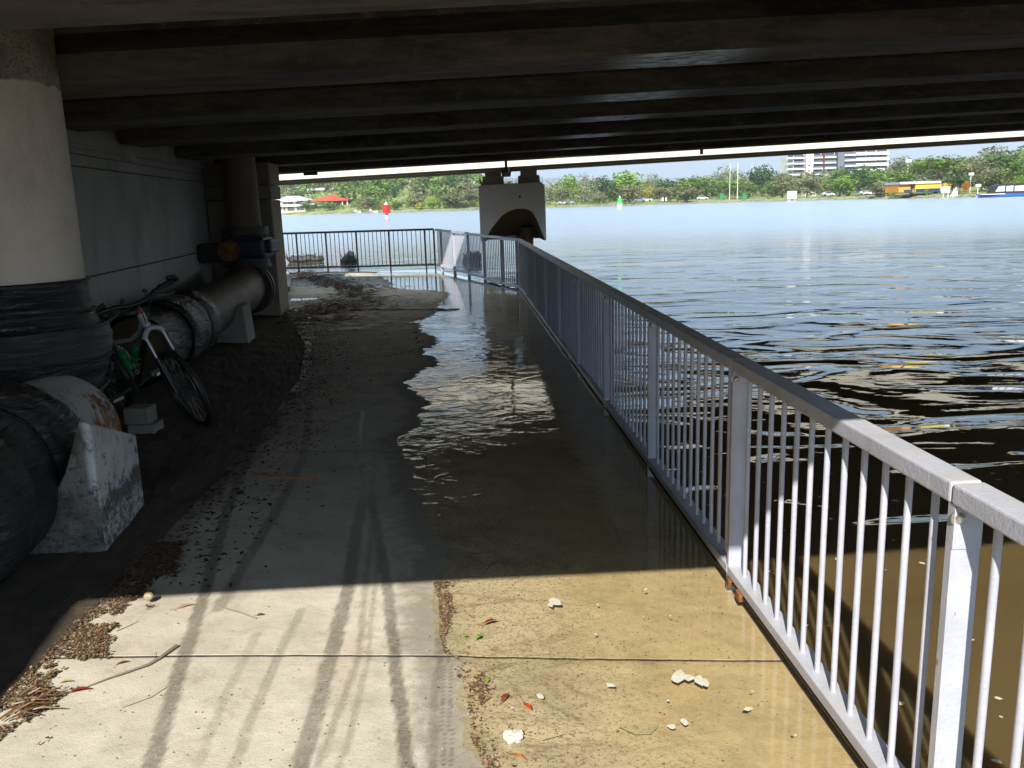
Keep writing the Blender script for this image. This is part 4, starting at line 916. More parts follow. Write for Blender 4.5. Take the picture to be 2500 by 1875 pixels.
stick([(-1.199, 3.204, .004), (-1.12, 3.16, .006), (-1.039, 3.111, .004)], .003, .003, 'short straight stick on dry concrete near the shadow edge')
stick([(-1.595, 4.986, .006), (-1.5, 4.93, .012), (-1.35, 4.89, .012), (-1.176, 4.898, .006)], .010, .004, 'orange brown palm strip lying across the shaded concrete', 'leaf_orange')
stick([(-1.55, 3.02, .003), (-1.52, 3.06, .003), (-1.50, 3.10, .003)], .0015, .001, 'thin short twig beside the dirt strip')
stick([(-1.30, 2.50, .003), (-1.23, 2.56, .003), (-1.20, 2.62, .003)], .001, .001, 'hair thin curved twig on the dry slab nearer than the long twig')
stick([(.0, 2.34, .002), (.06, 2.315, .003), (.13, 2.345, .002)], .002, .001, 'pale straw floating beside the white crust in the near litter', 'leaf_yellow')
stick([(.30, 2.37, .002), (.34, 2.33, .003), (.39, 2.33, .003), (.42, 2.37, .002)], .0015, .001, 'curved thread of green weed floating in the sunlit water', 'leaf_green')
mb = MB()
for k in range(16):
    x, y = -1.58 + rnd.uniform(-.05, .05), 2.50 + rnd.uniform(-.07, .07); a = rnd.uniform(.2, 1.2); L_ = rnd.uniform(.05, .13)
    mb.tube([(x - L_ / 2 * math.cos(a), y - L_ / 2 * math.sin(a), .06 + rnd.uniform(0, .02)), (x + rnd.uniform(-.01, .01), y, .062 + rnd.uniform(.0, .03)), (x + L_ / 2 * math.cos(a), y + L_ / 2 * math.sin(a), .058)], [.0035, .003, .0015], 5)
mb.build('seed_stalk', M['leaf_brown'], label='tangled dark brown seed stalk clump at the lower left of the path', cat='seed clump')
mb = MB(); mb.tube([(-1.522 - .018, 3.258, .07), (-1.522 - .012, 3.258, .07), (-1.522, 3.258, .07), (-1.522 + .014, 3.258, .07), (-1.522 + .02, 3.258, .07)], [.004, .014, .019, .014, .004], 14)
o = mb.build('snail_shell', M['litter_shell'], smooth=True, label='small round cream shell on the concrete at the shadow edge', cat='shell')
mb = MB()
for k in range(9): mb.tube([(-.03 + rnd.uniform(-.03, .03), 2.33 + rnd.uniform(-.02, .02), .004), (-.03 + rnd.uniform(-.03, .03), 2.33 + rnd.uniform(-.02, .02), .012)], [.016, .007], 7)
mb.build('foam_crust', M['foam'], label='lumpy white crust caught in the litter near the bottom edge', cat='foam')
# drift wood in the river beyond the far railing
for px, py, L_, lab in ((748, 640, 1.15, 'dark drift log floating behind the far railing, the leftmost one'), (853, 641, .4, 'small dark floating lump, between two posts of the far railing'), (1154, 640, .5, 'dark leafy clump floating behind the railing bend by the pier')):
    p = at(px, py, 27); t0 = -CAMH / (p.z - CAMH) if p.z != CAMH else 1; x, y = p.x * t0, p.y * t0
    mb = MB(); k = 9; mb.tube([(-L_ / 2 + L_ * i / k, rnd.uniform(-.04, .04), .03 + rnd.uniform(-.03, .05)) for i in range(k + 1)], [.03] + [.12 * rnd.uniform(.8, 1.4) * (1 + (L_ < .6) * .8) for _ in range(k - 1)] + [.03], 8)
    for _ in range(10): a = rnd.uniform(-L_ / 2, L_ / 2); mb.tube([(a, 0, .05), (a + rnd.uniform(-.1, .1), rnd.uniform(-.1, .1), .12 + rnd.uniform(.05, .2))], [.03, .006], 5)
    o = mb.build('drift_log', M['iron'], label=lab, cat='driftwood', group='debris floating beyond the railing'); o.location = (x, y, .03)

# ================================================================== FAR BANK
SH = [(-200, 500), (300, 430), (669, 398), (1000, 322), (1334, 340), (1500, 308), (1700, 308), (1900, 292), (2100, 250), (2300, 207), (2500, 187), (2900, 170), (3600, 150), (5000, 140)]
def shore(px): return float(np.interp(px, [s[0] for s in SH], [s[1] for s in SH]))
def ray_at(px, Y):     # horizontal position at depth Y for the column of the view
    p = at(px, 499 - .0314 * (px - 1250), Y); return p.x, p.y
def ground(px, d):
    hill = float(np.interp(px, [300, 1100, 1250, 2150, 2500, 3200], [1, .9, 0.05, .05, .35, .5]))
    base = float(np.interp(d, [-30, -1, 0, 3, 10, 60, 200, 900, 3000], [-3, -.3, 0, .5, .8, 1.6, 3.5, 6, 8]))
    return base + hill * float(np.interp(d, [0, 25, 100, 250, 500, 900, 3000], [0, .6, 9.5, 19, 30, 34, 30]))
pxs = list(range(-200, 5001, 50)); ds = [-30, -1, 0, 1.5, 3, 6, 10, 20, 40, 60, 100, 150, 250, 400, 600, 900, 1500, 3000]
mb = MB()
for px in pxs:
    for d in ds:
        x, y = ray_at(px, shore(px) + d); mb.v.append((x, y, ground(px, d) + rnd.uniform(-.15, .15) * (0 < d < 60)))
nd = len(ds)
for i in range(len(pxs) - 1):
    for j in range(nd - 1): mb.f.append((i * nd + j, (i + 1) * nd + j, (i + 1) * nd + j + 1, i * nd + j + 1))
mb.build('far_bank', M['grass'], smooth=True, kind='structure')
M['hill'] = simple('distant_forest_hill', (.05, .08, .045), 1., .12, .001)
mb = MB(); hp_ = []
for i, px in enumerate(range(-2500, 6000, 60)):
    top = 430 + 499 * 0 - .0314 * (px - 1750) * 1 + 7 * math.sin(px * .004) + 4 * math.sin(px * .013 + 1) + 2 * math.sin(px * .05)
    a = at(px, top, 7000); x0_, y0_ = ray_at(px, 6000); mb.v += [(x0_, y0_, -.9), (a.x, a.y, a.z), (a.x, a.y + 3000, -.9)]
for i in range(len(mb.v) // 3 - 1):
    for j in range(2): mb.f.append((i * 3 + j, (i + 1) * 3 + j, (i + 1) * 3 + j + 1, i * 3 + j + 1))
mb.build('distant_hills', M['hill'], smooth=True, kind='structure')
# rocks along the water's edge
RK = []
mb = MB()
for k in range(900):
    px = rnd.uniform(1180, 2700) if k % 4 else rnd.uniform(600, 1180); d = rnd.uniform(-.5, 3.2); x, y = ray_at(px, shore(px) + d); r = rnd.uniform(.25, .8); z = ground(px, d)
    vs = [(x + r * rnd.uniform(.6, 1.1) * a, y + r * rnd.uniform(.6, 1.1) * b, z + r * .6 * c) for a, b, c in ((1, 0, 0), (-1, 0, 0), (0, 1, 0), (0, -1, 0), (0, 0, 1), (0, 0, -1))]
    mb.add(vs, [(0, 2, 4), (2, 1, 4), (1, 3, 4), (3, 0, 4), (2, 0, 5), (1, 2, 5), (3, 1, 5), (0, 3, 5)])
mb.build('bank_rocks', M['rock'], kind='stuff')
# trees -----------------------------------------------------------------
def crown_arr(seed, nl=16, nq=1300, leaf_=.035, flat=1., spread=1.):
    r = np.random.RandomState(seed)
    cs = r.uniform(-1, 1, (nl * 4, 3)); cs = cs[np.linalg.norm(cs, axis=1) < 1][:nl] * np.array([.36, .36, .33]) * spread
    cs[:, 2] += .5; rad = r.uniform(.12, .24, len(cs)); cs[0] = (0, 0, .55); rad[0] = .25
    i = r.choice(len(cs), nq, p=rad ** 2 / np.sum(rad ** 2)); dv = r.normal(size=(nq, 3)); dv /= np.linalg.norm(dv, axis=1)[:, None]
    P = cs[i] + dv * (rad[i] * r.uniform(.62, 1.08, nq))[:, None] * np.array([1, 1, .85])
    nrm = dv + r.normal(size=(nq, 3)) * .55; nrm /= np.linalg.norm(nrm, axis=1)[:, None]
    t1 = np.cross(nrm, r.normal(size=(nq, 3))); t1 /= np.linalg.norm(t1, axis=1)[:, None]; t2 = np.cross(nrm, t1)
    s = (leaf_ * r.uniform(.5, 1.35, nq))[:, None]
    return np.stack([P - t1 * s, P - t2 * s * .7, P + t1 * s, P + t2 * s * .7], 1)
def quads_mesh(name, Q, mi=None):
    n = len(Q); me = bpy.data.meshes.new(name); me.vertices.add(n * 4); me.vertices.foreach_set('co', Q.astype(np.float32).ravel())
    me.loops.add(n * 4); me.loops.foreach_set('vertex_index', np.arange(n * 4, dtype=np.int32)); me.polygons.add(n)
    me.polygons.foreach_set('loop_start', np.arange(0, n * 4, 4, dtype=np.int32)); me.polygons.foreach_set('loop_total', np.full(n, 4, np.int32))
    if mi is not None: me.polygons.foreach_set('material_index', mi.astype(np.int32))
    me.update(calc_edges=True); return me
CR = {}
for kd in LEAF:
    for v_ in range(3):
        sparse = kd in ('pale',); me = quads_mesh('crown', crown_arr(sum(map(ord, kd)) % 7 + v_ * 11 + len(kd), 11 if sparse else 17, 1000 if sparse else 1500, .026 if sparse else .032, spread=1.15 if sparse else 1.)); me.materials.append(LEAF[kd]); CR[kd, v_] = me
TK = []
for v_ in range(3):
    mb = MB(); r = random.Random(v_ + 40); mb.tube([(0, 0, -.1), (.01, 0, .25), (r.uniform(-.04, .04), 0, .55)], [.035, .028, .016], 7)
    for k in range(6):
        a = k * 1.05 + r.random(); z0_ = r.uniform(.2, .4); mb.tube([(0, 0, z0_), (.13 * math.cos(a), .13 * math.sin(a), z0_ + .15), (.3 * math.cos(a), .3 * math.sin(a), z0_ + r.uniform(.28, .42))], [.017, .012, .004], 5)
    me = mb.mesh('trunk', True); me.materials.append(M['bark']); TK.append(me)
TREEG = 'trees along the far bank'
def tree(px, top, wpx, d, kd, label, low=.04, name='tree', v_=None):
    Y = shore(px) + d; x, y = ray_at(px, Y); g = ground(px, d); h = at(px, top, Y).z - g; wd = wpx / 2080 * Y * 1.42
    v_ = rnd.randrange(3) if v_ is None else v_
    root = empty(name, (x, y, g), rnd.uniform(0, 6), label=label, cat='tree', group=TREEG)
    c = link('crown', CR[kd, v_], None, root); c.scale = (wd, wd, h * (1 - low) * 1.02); c.location = (0, 0, h * low)
    tr = link('trunk', TK[v_], None, root); tr.scale = (wd * .8, wd * .8, h); return root
T_ = [
 # left of the pier
 (900, 479, 52, 6, 'olive', 'grey olive mangrove to the right of the red-roofed house'), (1015, 468, 48, 12, 'olive', 'domed olive tree midway between the red beacon and the pier'),
 (1058, 478, 36, 8, 'bright', 'small bright green bush tree left of the pier'), (1104, 462, 62, 6, 'olive', 'broad brown-green mangrove close to the left side of the pier'), (1150, 455, 60, 14, 'olive', 'brown-green mangrove half hidden behind the pier'),
 (972, 488, 30, 6, 'green', 'low green bush tree right of the red beacon'), (722, 462, 40, 60, 'green', 'green tree above the white house roof'), (683, 470, 34, 45, 'bright', 'light green tree left behind the white house'),
 (805, 490, 40, 20, 'green', 'bushy green tree in front of the upper white house'), (838, 470, 30, 90, 'dark', 'dark green tree right of the upper white house'),
 (915, 452, 44, 120, 'bright', 'light green tree above the gabled pale house'), (955, 455, 40, 90, 'green', 'green tree behind the red beacon'), (1040, 448, 50, 110, 'dark', 'dark bluish green tree high on the slope'),
 (1095, 443, 44, 130, 'green', 'tall green tree at the top of the slope left of the pier'), (870, 446, 40, 170, 'dark', 'dark tree on the skyline above the houses'), (1000, 446, 40, 160, 'pale', 'pale tree on the skyline above the terracotta roof'),
 (776, 452, 40, 110, 'green', 'green tree behind the flat roofed white house'), (748, 490, 26, 14, 'green', 'green shrub tree between the white and red-roofed houses'),
 # right of the pier
 (1343, 426, 52, 12, 'pale', 'pale grey tree just right of the pier'), (1372, 447, 40, 8, 'olive', 'drooping olive tree with bare pale limbs near the pier'), (1390, 420, 48, 30, 'bright', 'bright green tree second from the pier'),
 (1425, 420, 56, 12, 'pale', 'tall thin-leaved eucalyptus between two bright green trees'), (1471, 424, 50, 26, 'dark', 'dark green round tree left of the green beacon'), (1528, 412, 92, 34, 'bright', 'largest bright green tree above the green beacon'),
 (1463, 463, 30, 5, 'olive', 'small olive mangrove left of the green beacon'), (1540, 442, 58, 4, 'olive', 'grey mangrove on the bank right of the green beacon'), (1592, 420, 52, 60, 'pale', 'sparse pale tree behind the grey mangrove'),
 (1585, 446, 30, 12, 'yellow', 'small yellowish tree right of the grey mangrove'), (1622, 448, 60, 6, 'olive', 'olive tree over the small white shelter'), (1677, 454, 70, 3, 'olive', 'low wide brownish mangrove at the water edge'),
 (1702, 420, 90, 40, 'green', 'wide flat-topped green tree behind the wide mangrove'), (1735, 414, 34, 70, 'pale', 'pale tree left of the tall poles'), (1780, 397, 62, 60, 'pale', 'tall pale tree crossed by the first tall pole'),
 (1778, 424, 70, 26, 'green', 'green tree in front of the two tall poles'), (1860, 398, 70, 40, 'dark', 'tall dark green tree right of the tall poles'), (1826, 440, 56, 22, 'green', 'green tree between poles and dark tall tree'),
 (1910, 418, 62, 14, 'olive', 'olive tree in front of the left end of the apartments'), (1885, 437, 40, 10, 'green', 'green tree left of the white board'), (1970, 430, 70, 10, 'olive', 'grey olive tree right of the white board'),
 (2055, 426, 62, 14, 'bright', 'bright green round tree below the brown strip of the apartments'), (2048, 403, 44, 60, 'green', 'green tree top in front of the apartments'), (2018, 432, 40, 30, 'green', 'small green tree between olive and bright round ones'),
 (2105, 398, 66, 40, 'dark', 'dark green tree covering the middle of the apartments'), (2140, 404, 50, 36, 'green', 'green tree at the right foot of the apartments'), (2158, 440, 70, 5, 'olive', 'olive mangrove standing at the water left of the orange building'),
 (2115, 436, 60, 24, 'dark', 'dark tree behind the mangrove left of the orange building'), (2190, 412, 84, 30, 'green', 'layered green tree above the orange building'), (2198, 376, 60, 90, 'olive', 'olive tree behind the floodlight'),
 (2285, 372, 120, 17, 'green', 'very large green tree spreading over the yellow building'), (2240, 384, 50, 24, 'green', 'green crown joined to the left of the very large tree'), (2335, 418, 50, 8, 'dark', 'grey-green spiky topped tree right of the yellow building'),
 (2358, 440, 17, 7, 'orange', 'small orange flowering tree beside the lamp'), (2395, 386, 80, 24, 'olive', 'brown olive tree behind the lamp'), (2370, 364, 100, 60, 'pale', 'pale tall tree on the rise, right of the largest tree'),
 (2430, 400, 90, 18, 'olive', 'wide brown-green tree left of the boat canopy'), (2462, 360, 90, 60, 'green', 'green tree high behind the boat'), (2495, 384, 80, 22, 'green', 'green tree behind the boat canopy'),
 (2500, 350, 70, 90, 'dark', 'dark tree at the far right skyline'), (2420, 350, 80, 110, 'olive', 'olive tree at the skyline above the boat'), (2495, 425, 60, 10, 'bright', 'light green shrub tree at the right edge above the boat'),
 (2560, 380, 100, 20, 'green', 'green tree beyond the right edge')]
for q in T_: tree(*q, **({'low': .42} if q[0] in (2285, 2240) else {}))
# woodland masses
def wood(name, n, pxr, dr, hr, kinds, nq=150, anywhere=False):
    Qs = []; mi = []
    base = [crown_arr(200 + k, 9, nq, .07) for k in range(5)]
    for _ in range(n):
        px = rnd.uniform(*pxr); d = rnd.uniform(*dr)
        if not anywhere and any(a < px < b and d < c for a, b, c in ((730, 822, 92), (850, 904, 118), (966, 1008, 108), (815, 848, 145), (1030, 1070, 115), (664, 792, 14))): continue
        x, y = ray_at(px, shore(px) + d); g = ground(px, d); h = rnd.uniform(*hr); wd = h * rnd.uniform(.8, 1.4)
        b = base[rnd.randrange(5)]; a = rnd.uniform(0, 6); ca, sa_ = math.cos(a), math.sin(a)
        q = b.copy(); q[..., 0] = (b[..., 0] * ca - b[..., 1] * sa_) * wd + x; q[..., 1] = (b[..., 0] * sa_ + b[..., 1] * ca) * wd + y; q[..., 2] = b[..., 2] * h + g - h * .08
        Qs.append(q); mi.append(np.full(len(q), rnd.randrange(len(kinds))))
    me = quads_mesh(name, np.concatenate(Qs), np.concatenate(mi))
    for k in kinds: me.materials.append(LEAF[k])
    return link(name, me, None, kind='stuff')
wood('hillside_woodland', 1700, (560, 1320), (40, 330), (6, 12), ['green', 'dark', 'olive', 'bright', 'pale'])
wood('park_woodland', 700, (1320, 3000), (50, 170), (6, 11), ['green', 'dark', 'olive', 'pale'])
wood('slope_shrubs', 420, (560, 1100), (14, 110), (1.8, 3.2), ['green', 'olive', 'bright', 'dark'], 90, True)
wood('garden_shrubs', 150, (850, 1170), (4, 26), (1.8, 4), ['yellow', 'bright', 'green', 'olive'], 110)
wood('bank_shrubs', 60, (1330, 2500), (3, 10), (1.2, 2.4), ['green', 'olive', 'bright'], 90)
# buildings ---------------------------------------------------------------
M['white_wall'] = simple('white_render', (.74, .72, .66), .8, .08, .3); M['cream_wall'] = simple('cream_render', (.62, .55, .42), .8, .1, .3)
M['roof_grey'] = simple('pale_grey_roof', (.56, .57, .58), .7, .1, .5); M['roof_red'] = simple('red_tile_roof', (.58, .07, .025), .7, .15, 1); M['roof_terra'] = simple('terracotta_roof', (.50, .20, .10), .8, .15, 1)
M['glass'] = simple('dark_window_glass', (.05, .065, .08), .12, .2, .5); M['grey_panel'] = simple('slate_grey_panel', (.13, .14, .19), .6, .1, .3); M['brown_panel'] = simple('brick_brown_panel', (.27, .085, .05), .8, .1, .3)
M['yellow_wall'] = simple('yellow_paint', (.80, .58, .03), .7, .06, .4); M['orange_wall'] = simple('orange_paint', (.80, .33, .04), .7, .06, .4); M['navy'] = simple('navy_paint', (.02, .03, .14), .6, .1, .4)
def wbox(px0, px1, pya, pyb, Y, depth, name, mat, root, y_off=0):
    a = at(px0, pya, Y); b = at(px1, pyb, Y); mb = MB(); mb.box(a.x, b.x, Y + y_off, Y + y_off + depth, min(a.z, b.z), max(a.z, b.z))
    o = mb.build(name, M[mat], root); o.matrix_parent_inverse = Matrix.Translation(-root.location); return o
def hip(px0, px1, pyr, pye, Y, depth, over, name, mat, root, ridge=.35):
    a = at(px0, pye, Y); b = at(px1, pye, Y); zr = at((px0 + px1) / 2, pyr, Y).z; ze = (a.z + b.z) / 2; cx = (a.x + b.x) / 2; hw = (b.x - a.x) / 2; rr = hw * ridge; yc = Y + depth / 2
    mb = MB(); mb.add([(a.x - over, Y - over, ze), (b.x + over, Y - over, ze), (b.x + over, Y + depth + over, ze), (a.x - over, Y + depth + over, ze), (cx - rr, yc, zr), (cx + rr, yc, zr),
        (a.x - over, Y - over, ze - .3), (b.x + over, Y - over, ze - .3), (b.x + over, Y + depth + over, ze - .3), (a.x - over, Y + depth + over, ze - .3)],
        [(0, 1, 5, 4), (1, 2, 5), (2, 3, 4, 5), (3, 0, 4), (6, 7, 1, 0), (7, 8, 2, 1), (8, 9, 3, 2), (9, 6, 0, 3), (9, 8, 7, 6)])
    o = mb.build(name, M[mat], root); o.matrix_parent_inverse = Matrix.Translation(-root.location); return o
def bldg(name, px, Y, label, cat):
    x, y = ray_at(px, Y); return empty(name, (x, y, 0), label=label, cat=cat)
# A
Y = 404; r = bldg('house', 708, Y, 'white two-storey riverside house with grey hipped roof and tall windows, far left', 'house')
wbox(671, 747, 488, 524, Y, 12, 'wall', 'cream_wall', r); hip(669, 749, 478, 489, Y, 12, .8, 'roof', 'roof_grey', r); wbox(693, 728, 486, 492, Y, 3, 'gable', 'roof_grey', r, -1.4)
for px0, px1, y0_, y1_ in ((691, 701, 492, 500), (703, 716, 492, 500), (722, 741, 491, 500), (682, 688, 504, 513), (692, 697, 504, 514), (702, 719, 504, 514), (724, 742, 503, 513)): w_o = wbox(px0, px1, y0_, y1_, Y, .1, 'window', 'glass', r, -.12)
for px0 in (674, 689, 699, 719, 744): wbox(px0, px0 + 2, 490, 517, Y, .5, 'pillar', 'white_wall', r, -.9)
wbox(671, 747, 500.5, 503, Y, 1.2, 'balcony', 'white_wall', r, -1.25)
wbox(746, 786, 497, 499, Y, 6, 'pergola_roof', 'roof_grey', r)
for px0 in (748, 760, 772, 784): wbox(px0, px0 + 1.5, 499, 518, Y, .3, 'pergola_post', 'white_wall', r)
sw = wbox(671, 786, 516.5, 523, 399.5, 3, 'river_wall', 'cream_wall', r)
# B
Y = 400; r = bldg('house', 805, Y, 'red-roofed open riverside pavilion house with white columns', 'house')
hip(766, 845, 475, 489, Y, 14, 1.0, 'roof', 'roof_red', r, .2); wbox(792, 842, 489, 514, Y, 1, 'wall', 'cream_wall', r, 6); wbox(770, 842, 488.6, 491, Y, .6, 'lintel', 'iron', r)
for px0 in (793, 809, 834, 846): wbox(px0, px0 + 4.5, 490, 515, Y, .9, 'column', 'white_wall', r)
for px0 in (799, 820): wbox(px0, px0 + 9, 500, 512, Y, .1, 'window', 'glass', r, 5.85)
wbox(790, 815, 513, 518, 397, 1.5, 'terrace', 'white_wall', r)
# C
Y = 470; r = bldg('house', 778, Y, 'flat-roofed white modern house higher on the slope above the red roof', 'house')
wbox(750, 815, 461, 463.5, Y, 12, 'roof', 'roof_grey', r, -1.5); wbox(750, 814, 464, 484, Y, 9, 'wall', 'white_wall', r)
for px0 in (754, 764, 775, 788, 798): wbox(px0, px0 + 7, 467, 474, Y, .1, 'window', 'glass', r, -.12)
wbox(748, 816, 475, 477, Y, 2, 'balcony', 'white_wall', r, -2)
wbox(772, 798, 459, 461, Y, 5, 'upper_roof', 'roof_grey', r)
# D
Y = 450; r = bldg('house', 880, Y, 'pale house with light gabled roof on the slope right of the red roof', 'house')
hip(862, 898, 463, 474, Y, 10, .6, 'roof', 'roof_grey', r, .1); wbox(865, 895, 474, 490, Y, 9, 'wall', 'white_wall', r); wbox(868, 874, 478, 484, Y, .1, 'window', 'glass', r, -.12); wbox(880, 888, 478, 484, Y, .1, 'window', 'glass', r, -.12)
Y = 480; r = bldg('house', 832, Y, 'small white gabled house behind, between the two larger white houses', 'house')
hip(822, 842, 462, 468, Y, 8, .4, 'roof', 'roof_grey', r, .1); wbox(823, 841, 468, 480, Y, 7, 'wall', 'white_wall', r); wbox(828, 832, 471, 475, Y, .1, 'window', 'glass', r, -.12)
Y = 430; r = bldg('house', 988, Y, 'small house with terracotta roof peeking from the slope trees right of the red beacon', 'house')
hip(974, 1003, 463, 470, Y, 9, .5, 'roof', 'roof_terra', r, .3); wbox(970, 984, 470, 482, Y, 7, 'wall', 'white_wall', r); wbox(974, 979, 473, 477, Y, .1, 'window', 'glass', r, -.12)
Y = 440; r = bldg('house', 1052, Y, 'low pale roof showing between slope trees left of the pier', 'house')
hip(1038, 1068, 467, 473, Y, 8, .5, 'roof', 'roof_grey', r, .4); wbox(1040, 1066, 473, 480, Y, 7, 'wall', 'white_wall', r)
# small things on the left lawn
def boat_small(px, py, Y, L_, lab, col='white_wall'):
    x, y = ray_at(px, Y); mb = MB(); n = 9; vs = []
    for i in range(n):
        t = i / (n - 1); hw = .75 * math.sin(PI * min(1, (1 - t) * .62 + .05)) ; vs += [((t - .5) * L_, -hw, .75 + .2 * t), ((t - .5) * L_, hw, .75 + .2 * t), ((t - .5) * L_, 0, 0)]
    f = []
    for i in range(n - 1): a_ = i * 3; f += [(a_, a_ + 3, a_ + 4, a_ + 1), (a_, a_ + 2, a_ + 5, a_ + 3), (a_ + 1, a_ + 4, a_ + 5, a_ + 2)]
    f += [(0, 1, 2)]; mb.add(vs, f); root = empty('boat', (x, y, .02), 0, label=lab, cat='boat', group='small boats by the far left bank'); mb.build('hull', M[col], root)
    mb = MB(); mb.box(-.6, .5, -.45, .45, .8, 1.35); mb.build('cabin', M['roof_grey'], root)
boat_small(905, 516, 322, 5, 'small pale boat moored on the lawn edge left of the red beacon'); boat_small(868, 516, 338, 4, 'small pale boat moored below the gabled pale house')
# tower block
Y = 470; r = bldg('apartment_building', 2046, Y, 'white apartment block with balconies and a brown strip behind the trees, right', 'building')
G0 = ground(2046, 170); fl_y = [476 - 13.4 * k for k in range(9)]
secs = [(1922, 1938, 'grey'), (1938, 1965, 'bal'), (1965, 1987, 'white'), (1987, 2008.5, 'bal'), (2008.5, 2014, 'brown'), (2014, 2041, 'bal'), (2041, 2063, 'panel'), (2063, 2090, 'bal'), (2090, 2118, 'balw'), (2118, 2143, 'balw'), (2143, 2170, 'balw')]
for px0, px1, kd in secs:
    mt = {'white': 'white_wall', 'brown': 'brown_panel', 'panel': 'grey_panel', 'grey': 'white_wall'}.get(kd, 'white_wall')
    off = {'bal': 1.8, 'balw': 1.8, 'brown': -.5, 'panel': 0}.get(kd, 0); top = fl_y[-1] if px0 < 2063 else fl_y[-1] - 14
    if px0 < 1960: top = fl_y[-2]
    wbox(px0, px1, 488, top, Y, 14, 'wall', mt, r, off)
    fls = fl_y if px0 < 2063 else [y_ - 4 for y_ in fl_y]
    for k, fy in enumerate(fls[:-1]):
        tl = -.0314 * ((px0 + px1) / 2 - 2046)
        if kd in ('bal', 'balw'):
            wbox(px0 + 1.5, px1 - 1.5, fy + tl - 1.8, fy + tl - 10.6, Y, .1, 'window', 'glass', r, 1.68)
            o = wbox(px0 - .5, px1 + .5, fy + tl - .2, fy + tl + 2.2, Y, 1.9, 'balcony', 'white_wall', r, -.2); wbox(px0, px1, fy + tl - 4.5, fy + tl - .4, Y, .06, 'balustrade', 'roof_grey' if kd == 'balw' else 'grey_panel', r, -.1)
        elif kd == 'grey': wbox(px0 + 2, px1 - 2, fy + tl - 2, fy + tl - 8, Y, .1, 'window', 'glass', r, -.12); wbox(px0 - 3, px1, fy + tl - .2, fy + tl + 1.8, Y, 1.2, 'balcony', 'white_wall', r, -1.0)
    if kd == 'white':
        for k in (0, 1, 2, 3, 4, 5): wbox(px0 + 8, px0 + 12, fl_y[k] - 3, fl_y[k] - 8, Y, .1, 'window', 'glass', r, -.12)
# yellow shed row
Y = shore(2290) + 12; r = bldg('clubhouse', 2290, Y, 'yellow and orange single-storey building with navy base under the very large tree', 'building')
tl = lambda px: -.0314 * (px - 2290) * 0
wbox(2197, 2224, 450, 469, Y, 8, 'wall', 'orange_wall', r, .5); wbox(2209, 2224, 463, 470, Y, .2, 'plinth_band', 'navy', r, .28); wbox(2224, 2236, 455, 469, Y, 8, 'wall', 'cream_wall', r, 1.2); wbox(2236, 2294, 446, 468, Y, 9, 'wall', 'yellow_wall', r)
wbox(2236, 2294, 461, 468, Y, .2, 'plinth_band', 'navy', r, -.22); wbox(2308, 2338, 447, 464, Y, 8, 'wall', 'orange_wall', r, .8); wbox(2318, 2330, 459, 465, Y, .2, 'plinth_band', 'navy', r, .58); wbox(2294, 2308, 450, 465, Y, 6, 'wall', 'cream_wall', r, 2)
wbox(2196, 2296, 444.5, 447, Y, 9, 'roof', 'roof_grey', r, -.4); wbox(2229, 2233, 456, 468, Y, .1, 'door', 'glass', r, 1.08)
# signs, poles, lamps
def post_board(px0, px1, pyt, pyb, pyg, d, label, mat, legs=2, name='sign_board'):
    Y = shore((px0 + px1) / 2) + d; x, y = ray_at((px0 + px1) / 2, Y); r = empty(name, (x, y, 0), label=label, cat='sign')
    wbox(px0, px1, pyt, pyb, Y, .12, 'board', mat, r)
    for k in range(legs): px = px0 + (px1 - px0) * (.2 + .6 * k); wbox(px, px + 1.2, pyb, pyg, Y, .1, 'leg', mat, r, .13)
post_board(1922, 1945, 467, 485, 494, -4, 'large blank white board on legs standing in the water', 'white_wall'); post_board(2299, 2319, 456, 471, 482, -3, 'white notice board on two legs at the water in front of the yellow building', 'white_wall')
def pole(px, pyt, pyb, d, label, r0=.14):
    Y = shore(px) + d; a = at(px, pyt, Y); x, y = ray_at(px, Y); mb = MB(); mb.tube([(x, y, 0), (x, y, a.z)], [r0, r0 * .6], 8); mb.build('goal_post', M['white_wall'], smooth=True, label=label, cat='pole', group='tall white poles in the park')
pole(1781, 398, 481, 12, 'left one of the close pair of tall white poles'); pole(1800, 397, 482, 12, 'right one of the close pair of tall white poles'); pole(1834, 397, 440, 60, 'thinner tall white pole standing apart, left of the dark tall tree', .11)
def lamp(px, pyt, pyb, d, label, s=1.):
    Y = shore(px) + d; a = at(px, pyt, Y); x, y = ray_at(px, Y); r = empty('street_lamp', (x, y, 0), label=label, cat='lamp'); mb = MB(); mb.tube([(0, 0, 0), (0, 0, a.z)], [.12 * s, .08 * s], 8); mb.build('pole', M['white_wall'], r, smooth=True)
    mb = MB(); mb.box(-.55 * s, .55 * s, -.3 * s, .3 * s, a.z - .1, a.z + .5 * s); mb.build('lamp_head', M['white_wall'], r)
lamp(2213, 396, 412, 45, 'floodlight on a pole above the trees right of the apartments', 1.6); lamp(2368, 427, 452, 10, 'small street lamp beside the orange flowering tree')
lamp(2387, 455, 480, -2, 'squat white channel marker lamp left of the boat', 1.)
# park bins
for px, lab in ((1763, 'green park bin box left of the tall poles'), (1818, 'green park bin box right of the tall poles')):
    Y = shore(px) + 7; x, y = ray_at(px, Y); r = empty('park_bin', (x, y, 0), label=lab, cat='bin', group='green bins in the park'); M.setdefault('bin', simple('bin_green', (.03, .20, .08), .5, .1, 1)); wbox(px - 5, px + 5, 474, 486, Y, 1.2, 'body', 'bin', r); wbox(px - 5.6, px + 5.6, 472.5, 474, Y, 1.4, 'lid', 'bin', r, -.1)
